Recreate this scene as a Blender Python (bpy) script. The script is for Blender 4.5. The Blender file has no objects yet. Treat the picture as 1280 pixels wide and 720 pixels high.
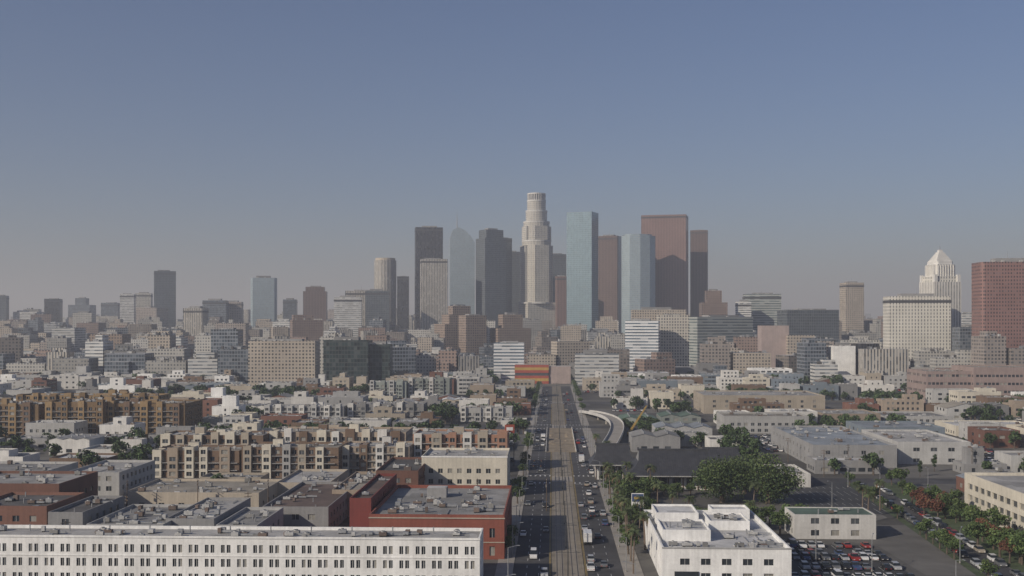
import bpy, math, random
from mathutils import Vector
R = random.Random(7)
K = 1380.0      # focal length, photo pixels (survey constant)
H = 65.0        # camera height above street, m
A = math.radians(2.1)   # street heading
SA, CA = math.sin(A), math.cos(A)
scn = bpy.context.scene
col = scn.collection

# ------------------------------------------------------------------ materials
def newmat(name):
    m = bpy.data.materials.new(name); m.use_nodes = True
    nt = m.node_tree
    return m, nt, nt.nodes["Principled BSDF"]
def N(nt, t, **kw):
    n = nt.nodes.new(t)
    for k, v in kw.items(): setattr(n, k, v)
    return n
def math_(nt, op, a, b=None):
    n = N(nt, 'ShaderNodeMath', operation=op)
    for i, x in enumerate((a, b)):
        if x is None: continue
        if isinstance(x, (int, float)): n.inputs[i].default_value = x
        else: nt.links.new(x, n.inputs[i])
    return n.outputs[0]
def mixc(nt, f, a, b, blend='MIX'):
    n = N(nt, 'ShaderNodeMix', data_type='RGBA', blend_type=blend)
    for s, x in ((n.inputs[0], f), (n.inputs[6], a), (n.inputs[7], b)):
        if isinstance(x, (int, float)): s.default_value = x
        elif isinstance(x, tuple): s.default_value = (x[0], x[1], x[2], 1)
        else: nt.links.new(x, s)
    return n.outputs[2]
def noise(nt, vec, scale, detail=4, rough=.6):
    n = N(nt, 'ShaderNodeTexNoise'); n.inputs['Scale'].default_value = scale
    n.inputs['Detail'].default_value = detail; n.inputs['Roughness'].default_value = rough
    nt.links.new(vec, n.inputs['Vector']); return n.outputs['Fac']
def ramp(nt, f, lo, hi, a=.3, b=.7):
    n = N(nt, 'ShaderNodeMapRange'); nt.links.new(f, n.inputs[0])
    n.inputs[1].default_value = a; n.inputs[2].default_value = b
    n.inputs[3].default_value = lo; n.inputs[4].default_value = hi
    return n.outputs[0]
def gray(nt, v):
    n = N(nt, 'ShaderNodeCombineColor')
    for i in range(3): nt.links.new(v, n.inputs[i])
    return n.outputs[0]

def pm(name, c, rough=.8, var=.25, scale=.15, metal=0, streak=False, rnd=0.0, patch=0.0, patch_scale=.12, world=False):
    m, nt, b = newmat(name)
    b.inputs['Roughness'].default_value = rough; b.inputs['Metallic'].default_value = metal
    if world:
        vec = N(nt, 'ShaderNodeNewGeometry').outputs['Position']
    else:
        vec = N(nt, 'ShaderNodeTexCoord').outputs['Object']
    v1 = ramp(nt, noise(nt, vec, scale), 1 - var, 1 + var * .6)
    v2 = ramp(nt, noise(nt, vec, scale * 11, 3), 1 - var * .45, 1 + var * .35)
    f = math_(nt, 'MULTIPLY', v1, v2)
    if streak:
        mp = N(nt, 'ShaderNodeMapping'); nt.links.new(vec, mp.inputs[0]); mp.inputs['Scale'].default_value = (1.2, 1.2, .06)
        f = math_(nt, 'MULTIPLY', f, ramp(nt, noise(nt, mp.outputs[0], 1.0, 3), .87, 1.05))
    if patch:
        vo = N(nt, 'ShaderNodeTexVoronoi'); vo.distance = 'CHEBYCHEV'; vo.inputs['Scale'].default_value = patch_scale
        nt.links.new(vec, vo.inputs['Vector'])
        sp = N(nt, 'ShaderNodeSeparateColor'); nt.links.new(vo.outputs['Color'], sp.inputs[0])
        f = math_(nt, 'MULTIPLY', f, ramp(nt, sp.outputs[0], 1 - patch, 1 + patch * .5, 0, 1))
    if rnd:
        oi = N(nt, 'ShaderNodeObjectInfo')
        f = math_(nt, 'MULTIPLY', f, ramp(nt, oi.outputs['Random'], 1 - rnd, 1 + rnd * .5, 0, 1))
    out = mixc(nt, 1.0, c, gray(nt, f), 'MULTIPLY')
    nt.links.new(out, b.inputs['Base Color'])
    return m

def fac(name, wall, glass, bw=3., fh=4., fu=.6, fv=.6, gm=0.0, gr=.2, vary=.6, rnd=0.0, blinds=.12):
    m, nt, b = newmat(name)
    uv = N(nt, 'ShaderNodeUVMap').outputs[0]
    sp = N(nt, 'ShaderNodeSeparateXYZ'); nt.links.new(uv, sp.inputs[0])
    u = math_(nt, 'DIVIDE', sp.outputs[0], bw); v = math_(nt, 'DIVIDE', sp.outputs[1], fh)
    mu = math_(nt, 'LESS_THAN', math_(nt, 'FRACT', u), fu) if fu < 1 else None
    mv = math_(nt, 'LESS_THAN', math_(nt, 'FRACT', v), fv) if fv < 1 else None
    f = math_(nt, 'MULTIPLY', mu, mv) if (mu and mv) else (mu or mv)
    cb = N(nt, 'ShaderNodeCombineXYZ')
    nt.links.new(math_(nt, 'FLOOR', u), cb.inputs[0]); nt.links.new(math_(nt, 'FLOOR', v), cb.inputs[1])
    wn = N(nt, 'ShaderNodeTexWhiteNoise'); nt.links.new(cb.outputs[0], wn.inputs[0])
    g = mixc(nt, 1.0, glass, gray(nt, ramp(nt, wn.outputs[0], 1 - vary, 1 + vary, 0, 1)), 'MULTIPLY')
    bl = math_(nt, 'GREATER_THAN', wn.outputs[0], 1 - blinds)
    g = mixc(nt, math_(nt, 'MULTIPLY', bl, .5), g, tuple(min(1, x * .8 + .1) for x in wall))
    tc = N(nt, 'ShaderNodeTexCoord').outputs['Object']
    wf = ramp(nt, noise(nt, tc, .03, 5), .82, 1.1)
    if rnd:
        oi = N(nt, 'ShaderNodeObjectInfo')
        wf = math_(nt, 'MULTIPLY', wf, ramp(nt, oi.outputs['Random'], 1 - rnd, 1 + rnd * .6, 0, 1))
    w = mixc(nt, 1.0, wall, gray(nt, wf), 'MULTIPLY')
    if f is None: f = 1.0
    out = mixc(nt, f, w, g); nt.links.new(out, b.inputs['Base Color'])
    if not isinstance(f, float):
        nt.links.new(ramp(nt, f, .8, gr, 0, 1), b.inputs['Roughness'])
        nt.links.new(ramp(nt, f, 0, gm, 0, 1), b.inputs['Metallic'])
    return m

M = {}
M['ground'] = pm('ground', (.12, .115, .105), .95, .45, .012, patch=.5, patch_scale=.02, world=True)
M['asphalt'] = pm('asphalt', (.06, .06, .063), .9, .3, .08, patch=.25, patch_scale=.07, world=True)
M['asphalt_dark'] = pm('asphalt_dark', (.043, .045, .048), .9, .3, .06, patch=.2, patch_scale=.05, world=True)
M['concrete'] = pm('concrete', (.30, .28, .25), .9, .22, .2, world=True)
M['trackbed'] = pm('trackbed', (.23, .20, .155), .9, .25, .15, world=True)
M['dirt'] = pm('dirt', (.27, .22, .155), .95, .35, .1, world=True)
M['grass'] = pm('grass', (.06, .085, .035), .95, .4, .3, world=True)
M['steel'] = pm('rail_steel', (.12, .10, .09), .5, .2, 1., .6)
M['white_paint'] = pm('road_paint_white', (.62, .62, .6), .7, .3, .6)
M['yellow_paint'] = pm('road_paint_yellow', (.42, .30, .08), .7, .3, .6)
M['metal'] = pm('galvanised_metal', (.34, .35, .36), .5, .25, .8, .4)
M['metal_dark'] = pm('dark_metal', (.06, .065, .07), .5, .25, .8, .3)
M['hvac'] = pm('hvac_paint', (.42, .42, .41), .6, .25, .8)
M['wood'] = pm('pole_wood', (.12, .085, .06), .9, .3, .8)
def glassm(name, c, rough=.12, metal=0.):
    m = pm(name, c, rough, .3, .35, metal); return m
M['glass'] = glassm('window_glass', (.035, .042, .05))
M['glass2'] = glassm('window_glass_pale', (.09, .10, .11))
M['blind'] = glassm('window_blind', (.28, .27, .24), .4)
M['frame'] = pm('window_frame', (.5, .5, .48), .6, .1)
def W(name, c, **k):
    M[name] = pm(name, c, .85, .16, .12, streak=True, **k)
W('w_white', (.80, .80, .78)); W('w_cream', (.60, .56, .47)); W('w_beige', (.42, .37, .30), rnd=.2)
W('w_tan', (.34, .28, .22), rnd=.2); W('w_brown', (.17, .115, .08)); W('w_ochre', (.29, .20, .105))
W('w_ochre_dark', (.18, .12, .065)); W('w_gray', (.27, .27, .27), rnd=.3); W('w_ltgray', (.43, .43, .42), rnd=.2)
W('w_brick', (.25, .08, .055)); W('w_redpaint', (.19, .045, .038)); W('w_redbrick2', (.19, .095, .07), rnd=.2)
W('w_orange', (.34, .19, .13)); W('w_blue', (.20, .24, .28), rnd=.2); W('w_greenish', (.26, .29, .27), rnd=.2)
W('w_pink', (.38, .31, .29)); W('w_jail', (.31, .24, .22)); W('w_dark', (.07, .07, .075)); W('w_offwhite', (.64, .63, .60), rnd=.15)
W('w_yellow', (.45, .30, .08)); W('w_red', (.36, .08, .05))
def RF(name, c, **k):
    M[name] = pm(name, c, .9, .32, .07, patch=.25, patch_scale=.09, rnd=.2, **k)
RF('r_gray', (.24, .238, .23)); RF('r_light', (.39, .385, .37)); RF('r_white', (.58, .58, .57)); RF('r_tan', (.29, .265, .22))
RF('r_dark', (.10, .097, .094)); RF('r_brown', (.13, .095, .08)); RF('r_bluegray', (.25, .28, .31)); RF('r_green', (.11, .17, .13)); RF('r_rust', (.17, .13, .11))
M['tile'] = pm('roof_tile', (.05, .052, .058), .55, .3, .5)

# ------------------------------------------------------------------ mesh builder
class MB:
    def __init__(s): s.v = []; s.f = []; s.m = []; s.uv = []; s.ms = []
    def mi(s, k):
        if k not in s.ms: s.ms.append(k)
        return s.ms.index(k)
    def face(s, pts, mat, uv=None):
        n = len(s.v); s.v.extend(pts); s.f.append(tuple(range(n, n + len(pts)))); s.m.append(s.mi(mat))
        s.uv.extend(uv if uv else [(p[0], p[1]) for p in pts])
    def vq(s, p, q, z0, z1, mat, u0=0.):
        L = math.hypot(q[0]-p[0], q[1]-p[1])
        s.face([(p[0], p[1], z0), (q[0], q[1], z0), (q[0], q[1], z1), (p[0], p[1], z1)], mat,
               [(u0, z0), (u0+L, z0), (u0+L, z1), (u0, z1)])
        return u0 + L
    def prism(s, pts, z0, z1, mw, mr=None):
        u = 0.
        for i in range(len(pts)): u = s.vq(pts[i], pts[(i+1) % len(pts)], z0, z1, mw, u)
        s.face([(p[0], p[1], z1) for p in pts], mr or mw)
    def box(s, x0, x1, y0, y1, z0, z1, mw, mr=None, bot=False):
        s.prism([(x0, y0), (x1, y0), (x1, y1), (x0, y1)], z0, z1, mw, mr)
        if bot: s.face([(x0, y0, z0), (x0, y1, z0), (x1, y1, z0), (x1, y0, z0)], mw)
    def ngon(s, cx, cy, r0, r1, z0, z1, n, mat, top=None, cap=True):
        for i in range(n):
            a, b = 2*math.pi*i/n, 2*math.pi*(i+1)/n
            s.face([(cx+r0*math.cos(a), cy+r0*math.sin(a), z0), (cx+r0*math.cos(b), cy+r0*math.sin(b), z0),
                    (cx+r1*math.cos(b), cy+r1*math.sin(b), z1), (cx+r1*math.cos(a), cy+r1*math.sin(a), z1)], mat,
                   [(a*r0, z0), (b*r0, z0), (b*r0, z1), (a*r0, z1)])
        if cap: s.face([(cx+r1*math.cos(2*math.pi*i/n), cy+r1*math.sin(2*math.pi*i/n), z1) for i in range(n)], top or mat)
    def tube(s, p, q, r0, r1, n, mat):
        p = Vector(p); q = Vector(q); d = (q-p)
        if d.length < 1e-4: return
        d.normalize(); a = d.orthogonal().normalized(); b = d.cross(a)
        for i in range(n):
            t0, t1 = 2*math.pi*i/n, 2*math.pi*(i+1)/n
            e0 = a*math.cos(t0)+b*math.sin(t0); e1 = a*math.cos(t1)+b*math.sin(t1)
            s.face([tuple(p+e0*r0), tuple(p+e1*r0), tuple(q+e1*r1), tuple(q+e0*r1)], mat)
        s.face([tuple(q+(a*math.cos(2*math.pi*i/n)+b*math.sin(2*math.pi*i/n))*r1) for i in range(n)], mat)
    def mesh(s, name):
        me = bpy.data.meshes.new(name); me.from_pydata(s.v, [], s.f)
        for k in s.ms: me.materials.append(M[k])
        me.polygons.foreach_set('material_index', s.m)
        l = me.uv_layers.new(name='UVMap'); l.data.foreach_set('uv', [c for t in s.uv for c in t])
        me.update(); return me
    def obj(s, name, loc=(0, 0, 0), rot=0.):
        return inst(s.mesh(name), name, loc, rot)
def inst(me, name, loc=(0, 0, 0), rot=0., sc=1.):
    o = bpy.data.objects.new(name, me); o.location = loc if len(loc) == 3 else (loc[0], loc[1], 0)
    o.rotation_euler = (0, 0, rot); o.scale = (sc, sc, sc) if not isinstance(sc, tuple) else sc
    col.objects.link(o); return o

def wall(mb, p, q, z0, z1, cols, rows, mw, dep=.25, mull=True, sill=None, glass=None, rr=R):
    L = math.hypot(q[0]-p[0], q[1]-p[1])
    if L < .01: return
    ux, uy = (q[0]-p[0])/L, (q[1]-p[1])/L; nx, ny = uy, -ux
    P = lambda u, z, o=0.: (p[0]+ux*u+nx*o, p[1]+uy*u+ny*o, z)
    def Q(a, b, c, d, o=0., mat=mw):
        if b-a < 1e-3 or d-c < 1e-3: return
        mb.face([P(a, c, o), P(b, c, o), P(b, d, o), P(a, d, o)], mat, [(a, c), (b, c), (b, d), (a, d)])
    if not cols or not rows: Q(0, L, z0, z1); return
    z = z0
    for (a, b) in rows:
        Q(0, L, z, a); u = 0
        for (c, d) in cols:
            Q(u, c, a, b)
            g = glass or (('glass', 'glass', 'glass', 'glass2', 'blind')[int(rr.random()*5)])
            Q(c, d, a, b, -dep, g)
            if mull and d-c > .8: Q((c+d)/2-.05, (c+d)/2+.05, a, b, -dep+.05, 'frame')
            mb.face([P(c, a), P(c, a, -dep), P(c, b, -dep), P(c, b)], mw)
            mb.face([P(d, a, -dep), P(d, a), P(d, b), P(d, b, -dep)], mw)
            mb.face([P(c, a), P(d, a), P(d, a, -dep), P(c, a, -dep)], sill or mw)
            mb.face([P(c, b, -dep), P(d, b, -dep), P(d, b), P(c, b)], mw)
            u = d
        Q(u, L, a, b); z = b
    Q(0, L, z, z1)
def mkcols(L, bay, ww, margin=1.):
    n = int((L-2*margin)/bay)
    if n < 1: return []
    o = (L-n*bay)/2
    return [(o+i*bay+(bay-ww)/2, o+i*bay+(bay+ww)/2) for i in range(n)]
def mkrows(h, fh, sill, wh, z0=0.):
    out = []; z = z0
    while z+sill+wh+.35 < h: out.append((z+sill, z+sill+wh)); z += fh
    return out
def roof(mb, x0, x1, y0, y1, zt, par, mw, mr, th=.3):
    i0 = [(x0+th, y0+th), (x1-th, y0+th), (x1-th, y1-th), (x0+th, y1-th)]
    o0 = [(x0, y0), (x1, y0), (x1, y1), (x0, y1)]
    for i in range(4):
        j = (i+1) % 4
        mb.face([(*o0[i], zt), (*o0[j], zt), (*i0[j], zt), (*i0[i], zt)], mw)
        mb.face([(*i0[j], zt-par), (*i0[i], zt-par), (*i0[i], zt), (*i0[j], zt)], mw)
    mb.face([(*p, zt-par) for p in i0], mr)
def hvac(mb, x, y, z, w, d, h, rr=R):
    k = rr.choice(['hvac', 'hvac', 'metal', 'r_gray', 'r_rust'])
    mb.box(x, x+w, y, y+d, z+.3, z+h, k, k, True)
    mb.box(x+.1, x+.3, y+.1, y+d-.1, z, z+.3, 'metal_dark'); mb.box(x+w-.3, x+w-.1, y+.1, y+d-.1, z, z+.3, 'metal_dark')
    if w > 1.5: mb.ngon(x+w*.5, y+d*.5, min(w, d)*.35, min(w, d)*.35, z+h, z+h+.25, 8, 'hvac', 'metal_dark')
    if rr.random() < .4: mb.box(x+w, x+w+rr.uniform(1.5, 4), y+d*.3, y+d*.6, z+.3, z+.3+h*.4, 'metal', None, True)
def clutter(mb, x0, x1, y0, y1, z, n, rr=R):
    for i in range(n):
        w = rr.uniform(.7, 2.6); d = rr.uniform(.7, 2.)
        if x1-x0 < w+3 or y1-y0 < d+3: continue
        x = rr.uniform(x0+1, x1-w-1); y = rr.uniform(y0+1, y1-d-1); t = rr.random()
        if t < .55: hvac(mb, x, y, z, w, d, rr.uniform(.8, 1.7), rr)
        elif t < .75: mb.ngon(x, y, .2, .2, z, z+rr.uniform(.8, 1.6), 6, 'metal')
        elif t < .9: mb.box(x, x+w, y, y+d, z, z+.35, 'r_white', 'glass2')
        else: mb.box(x, x+.15, y, y+min(8, y1-y-1), z+.1, z+.3, 'metal', None, True)

OCC = []   # occupied rectangles in street coordinates (s0,s1,t0,t1)
def toST(x, y): return (x*SA+y*CA, x*CA-y*SA)
def fromST(s, t): return (s*SA+t*CA, s*CA-t*SA)
T0 = toST(0, 284)[1]   # street left kerb
def occ(x, y, w, dp, pad=2.):
    s, t = toST(x, y); OCC.append((s-pad, s+dp+pad, t-pad, t+w+pad))
def free(s0, s1, t0, t1):
    for a in OCC:
        if s0 < a[1] and s1 > a[0] and t0 < a[3] and t1 > a[2]: return False
    return True
def X_(px, d): return (px-640)/K*d
def Z_(py, d): return H-(py-405)*d/K

def building(name, x, y, w, dp, h, mw, mr, bay=4., ww=2., fh=3.6, sill=1., wh=1.7, par=.9, nclut=4, rot=-A, rr=R, mull=True, band=None, bulk=False, dep=.25, reserve=True):
    mb = MB(); rows = mkrows(h-par, fh, sill, wh)
    wall(mb, (0, 0), (w, 0), 0, h, mkcols(w, bay, ww), rows, mw, dep, mull, rr=rr)
    wall(mb, (w, 0), (w, dp), 0, h, mkcols(dp, bay, ww), rows, mw, dep, mull, rr=rr)
    wall(mb, (w, dp), (0, dp), 0, h, [], [], mw)
    wall(mb, (0, dp), (0, 0), 0, h, mkcols(dp, bay, ww), rows, mw, dep, mull, rr=rr)
    roof(mb, 0, w, 0, dp, h, par, mw, mr)
    if band: mb.box(-.15, w+.15, -.15, .0, h-.5, h+.05, band, None, True)
    clutter(mb, .5, w-.5, .5, dp-.5, h-par, nclut, rr)
    if bulk and w > 12 and dp > 12:      # set-back upper storey with its own windows
        bw = w*rr.uniform(.3, .6); bd = dp*rr.uniform(.3, .6); bx = rr.uniform(1, w-bw-1); by = rr.uniform(2, dp-bd-1); bh = h+rr.choice([2.2, 3.4, 3.4, 6.4])
        rws = [(z+1, z+2.5) for z in [h-par+k*3.2 for k in range(int((bh-h+par)/3.2))]]
        wall(mb, (bx, by), (bx+bw, by), h-par, bh, mkcols(bw, bay, min(ww, 2.4)), rws, mw, .2, False, rr=rr)
        wall(mb, (bx+bw, by), (bx+bw, by+bd), h-par, bh, [], [], mw); wall(mb, (bx+bw, by+bd), (bx, by+bd), h-par, bh, [], [], mw)
        wall(mb, (bx, by+bd), (bx, by), h-par, bh, mkcols(bd, bay, min(ww, 2.4)), rws, mw, .2, False, rr=rr)
        roof(mb, bx, bx+bw, by, by+bd, bh, .5, mw, mr); clutter(mb, bx, bx+bw, by, by+bd, bh-.5, 3, rr)
    if reserve: occ(x, y, w, dp)
    return mb.obj(name, (x, y, 0), rot)
def gable_shed(name, x, y, w, dp, h, mw, mr, rr, n=1):
    mb = MB(); rows = mkrows(h, 4.5, 1.2, 1.8)
    wall(mb, (0, 0), (w, 0), 0, h, mkcols(w, 6, 3), rows, mw, .2, False, rr=rr); wall(mb, (w, 0), (w, dp), 0, h, [], [], mw)
    wall(mb, (w, dp), (0, dp), 0, h, [], [], mw); wall(mb, (0, dp), (0, 0), 0, h, mkcols(dp, 6, 3), rows, mw, .2, False, rr=rr)
    for i in range(n):
        a, b = w*i/n, w*(i+1)/n; m = (a+b)/2; r = (b-a)*.13
        mb.face([(a, 0, h), (b, 0, h), (m, 0, h+r)], mw); mb.face([(b, dp, h), (a, dp, h), (m, dp, h+r)], mw)
        mb.face([(a-.2, -.3, h-.04), (m, -.3, h+r), (m, dp+.3, h+r), (a-.2, dp+.3, h-.04)], mr); mb.face([(m, -.3, h+r), (b+.2, -.3, h-.04), (b+.2, dp+.3, h-.04), (m, dp+.3, h+r)], mr)
        for k in range(int(dp/7)): mb.ngon(m, 3+k*7, .45, .3, h+r-.1, h+r+.9, 6, 'metal')
    return mb.obj(name, (x, y, 0), -A)
def bld(name, xl, xr, yt, d, dp, mw, mr, **k):
    w = (xr-xl)/K*d
    return building(name, X_(xl, d), d, w, dp, Z_(yt, d), mw, mr, **k)

# ------------------------------------------------------------------ ground and street
mb = MB(); mb.face([(-30000, -1500, 0), (30000, -1500, 0), (30000, 45000, 0), (-30000, 45000, 0)], 'ground'); mb.obj('ground')
def strip(mb, s0, s1, t0, t1, z, mat):
    a, b, c, d = fromST(s0, T0+t0), fromST(s0, T0+t1), fromST(s1, T0+t1), fromST(s1, T0+t0)
    mb.face([(*a, z), (*b, z), (*c, z), (*d, z)], mat)
def sbox(mb, s0, s1, t0, t1, z0, z1, mat, top=None):
    pts = [fromST(s0, T0+t0), fromST(s0, T0+t1), fromST(s1, T0+t1), fromST(s1, T0+t0)]
    mb.prism(pts, z0, z1, mat, top)
S_END = 1150
mb = MB()
strip(mb, -50, S_END, 0, 10.2, .008, 'asphalt'); strip(mb, -50, S_END, 18.8, 29, .008, 'asphalt')
CROSS = [(455, 470), (690, 708), (905, 921)]
for a, b in CROSS:
    strip(mb, a, b, -520, 0, .008, 'asphalt'); strip(mb, a, b, 29, 520, .008, 'asphalt'); 
mb.obj('road')
mb = MB()
prev = -50
for a, b in CROSS+[(S_END, S_END)]:
    sbox(mb, prev, a, 10.2, 18.8, 0, .14, 'concrete', 'trackbed')
    strip(mb, a, b, 10.2, 18.8, .008, 'concrete'); prev = b
mb.obj('tram_trackbed')
mb = MB()
for t in (11.6, 13.05, 15.6, 17.05): sbox(mb, -50, S_END, t-.09, t+.09, .14, .20, 'steel')
for s in range(120, 560, 1):
    if any(a-1 < s < b for a, b in CROSS): continue
    for t in (12.3, 16.3): sbox(mb, s, s+.3, t-1.15, t+1.15, .14, .165, 'concrete')
mb.obj('tram_rails')
mb = MB(); prev = -50
for a, b in CROSS+[(S_END, S_END)]:
    sbox(mb, prev, a, -4.5, 0, 0, .14, 'concrete'); sbox(mb, prev, a, 29, 34, 0, .14, 'concrete'); prev = b
mb.obj('pavement')
mb = MB()
def dash(t, s0=150, s1=900, l=3, g=6, w=.14, mat='white_paint'):
    s = s0
    while s < s1:
        if not any(a-2 < s < b for a, b in CROSS): strip(mb, s, s+l, t-w/2, t+w/2, .013, mat)
        s += l+g
dash(3.6); dash(6.8); dash(22.2); dash(25.6)
for t in (9.9, 9.6, 19.1, 19.4):
    dash(t, l=30, g=.0, w=.12, mat='yellow_paint')
for a, b in CROSS:
    for k in range(14):
        t = .8+k*2.05
        if 10 < t < 18.9: continue
        strip(mb, a-4.5, a-1.5, t, t+.6, .013, 'white_paint'); strip(mb, b+1.5, b+4.5, t, t+.6, .013, 'white_paint')
    strip(mb, a-6.3, a-5.8, 19, 29, .013, 'white_paint'); strip(mb, b+5.8, b+6.3, 0, 10, .013, 'white_paint')
mb.obj('road_markings')
OCC.append((-100, S_END, T0-5, T0+35))
for a, b in CROSS: OCC.append((a-1, b+1, T0-1500, T0+1500))

# bare construction strip in the median further up the street
mb = MB(); rr = random.Random(3)
sbox(mb, 560, 688, 7, 22.5, 0, .24, 'dirt')
for i in range(14):
    s = rr.uniform(565, 680); t = rr.uniform(9, 20); x, y = fromST(s, T0+t); r = rr.uniform(1., 2.2)
    mb.ngon(x, y, r, r*.3, .2, rr.uniform(.4, .9), 11, 'dirt')
for s in range(560, 688, 4):
    for t in (7.1, 22.4): sbox(mb, s, s+3.7, t-.12, t+.12, .2, 1.1, 'w_offwhite')
mb.obj('construction_pit')
# curved viaduct on the right of the street
mb = MB(); ctrl = []
for i in range(29):
    f = i/28; ctrl.append((515+f*300, 33.5+15*math.sin(math.pi*f)**1.3, .4+5.4*math.sin(math.pi*f)**.8))
for (a, b) in zip(ctrl, ctrl[1:]):
    for w0, w1, up, mt in ((-3.6, 3.6, 0, 'concrete'), (-3.9, -3.6, 1.1, 'w_offwhite'), (3.6, 3.9, 1.1, 'w_offwhite')):
        p = [fromST(a[0], T0+a[1]+w0), fromST(a[0], T0+a[1]+w1), fromST(b[0], T0+b[1]+w1), fromST(b[0], T0+b[1]+w0)]; zz = [a[2], a[2], b[2], b[2]]
        mb.face([(*p[i], zz[i]+up) for i in range(4)], mt)
        if up == 0: continue
        for i, j in ((0, 3), (2, 1)): mb.face([(*p[i], zz[i]-.9), (*p[j], zz[j]-.9), (*p[j], zz[j]+up), (*p[i], zz[i]+up)], mt)
for c in ctrl[4:-3:3]:
    x, y = fromST(c[0], T0+c[1]); mb.ngon(x, y, .9, .9, 0, c[2]-.1, 10, 'concrete')
mb.obj('curved_viaduct'); OCC.append((515, 815, T0+30, T0+55))

# ------------------------------------------------------------------ hero buildings
rr = random.Random(11)
# long white building bottom-left
mb = MB(); L = 175; x1 = X_(600, 274); h = Z_(671, 274); dp = 14
cols = []
u = 1.2
while u < L-3:
    cols += [(u, u+.95), (u+1.45, u+2.4)]; u += 4.05
rows = [(1., 2.9), (4.6, 6.6), (8.1, 10.1)]
wall(mb, (0, 0), (L, 0), 0, h, cols, rows, 'w_white', .3, True)
wall(mb, (L, 0), (L, dp), 0, h, mkcols(dp, 4, 1.2), rows, 'w_white', .3)
wall(mb, (L, dp), (0, dp), 0, h, [], [], 'w_white'); wall(mb, (0, dp), (0, 0), 0, h, [], [], 'w_white')
roof(mb, 0, L, 0, dp, h, .8, 'w_white', 'r_light', .4)
mb.box(-.1, L+.1, -.18, -.003, h-.45, h+.08, 'w_white', None, True)
mb.box(-.1, L+.1, -.12, -.003, 7.2, 7.4, 'w_white', None, True)
for i in range(46):
    x = rr.uniform(2, L-4); hvac(mb, x, rr.uniform(2, 9), h-.8, rr.uniform(.8, 2.2), rr.uniform(.8, 1.8), rr.uniform(.7, 1.5), rr)
for i in range(16): 
    x = 5+i*10.5; mb.ngon(x, 10, .16, .16, h-.8, h+.9, 6, 'metal')
mb.obj('white_office_building', (x1-L*CA, 274+L*SA-2, 0), -A); occ(x1-L, 274, L, 16)

# red brick building by the street
mb = MB(); w = 37.5; h = 12.3; dp = 56
rows = [(1., 3.6), (6., 8.6)]
wall(mb, (0, 0), (w, 0), 0, h, mkcols(w, 4.4, 1.5), rows, 'w_brick', .3)
wall(mb, (w, 0), (w, dp), 0, h, mkcols(dp, 4.4, 1.6), rows, 'w_brick', .3)
wall(mb, (w, dp), (0, dp), 0, h, [], [], 'w_brick'); wall(mb, (0, dp), (0, 0), 0, h, [], [], 'w_redpaint')
roof(mb, 0, w, 0, dp, h, 1., 'w_brick', 'r_gray', .4)
mb.box(-.15, w+.15, -.22, -.004, h-1.1, h-.8, 'w_beige', None, True)
mb.box(-.1, w+.1, -.14, -.004, 4.6, 4.85, 'w_beige', None, True)
clutter(mb, 2, w-2, 3, dp-3, h-1, 46, rr)
mb.box(12, 18, 36, 41, h-1, h+2, 'w_gray', 'r_light')
mb.obj('red_brick_building', (-39.6, 306, 0), -A); occ(-39.6, 306, w, dp)
building('maroon_brick_building', -46.5, 316, 6.2, 52, 15.2, 'w_redpaint', 'r_brown', nclut=6, bay=5, ww=1.1, rr=rr)

# flat warehouses behind the white building
bld('grey_warehouse', 108, 205, 655, 306, 34, 'w_ltgray', 'r_gray', nclut=26, bay=6, ww=2, rr=rr)
bld('grey_warehouse', 207, 268, 648, 312, 38, 'w_gray', 'r_light', nclut=18, bay=6, ww=2, rr=rr)
bld('grey_warehouse', 270, 322, 656, 308, 30, 'w_ltgray', 'r_gray', nclut=12, bay=6, ww=2, rr=rr)
bld('dark_roof_loft_building', 328, 411, 633, 341, 54, 'w_gray', 'r_brown', nclut=18, bay=5, ww=2.2, rr=rr)
bld('beige_warehouse', 155, 325, 615, 385, 34, 'w_beige', 'r_tan', nclut=30, bay=7, ww=2, rr=rr)
bld('red_brick_warehouse', -60, 76, 604, 352, 30, 'w_redbrick2', 'r_light', nclut=16, bay=5, ww=2, rr=rr)
bld('dark_red_workshop', -40, 60, 632, 318, 26, 'w_redbrick2', 'r_dark', nclut=14, bay=5, ww=2, rr=rr)
bld('grey_workshop', 60, 104, 640, 312, 30, 'w_gray', 'r_dark', nclut=8, bay=5, ww=2, rr=rr)
bld('warehouse', 82, 150, 590, 400, 36, 'w_ltgray', 'r_light', nclut=10, rr=rr)
bld('warehouse', -60, 60, 588, 420, 28, 'w_ltgray', 'r_gray', nclut=10, rr=rr)
bld('warehouse', 415, 455, 612, 372, 46, 'w_tan', 'r_tan', nclut=10, rr=rr)
bld('warehouse', 345, 412, 603, 410, 38, 'w_beige', 'r_light', nclut=14, rr=rr)
bld('cream_storefront_building', 527, 634, 570, 415, 28, 'w_cream', 'r_light', nclut=14, bay=3.6, ww=1.7, fh=4, rr=rr, band='w_white')
bld('brick_loft_building', 470, 523, 588, 395, 40, 'w_redbrick2', 'r_dark', nclut=10, rr=rr)

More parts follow.
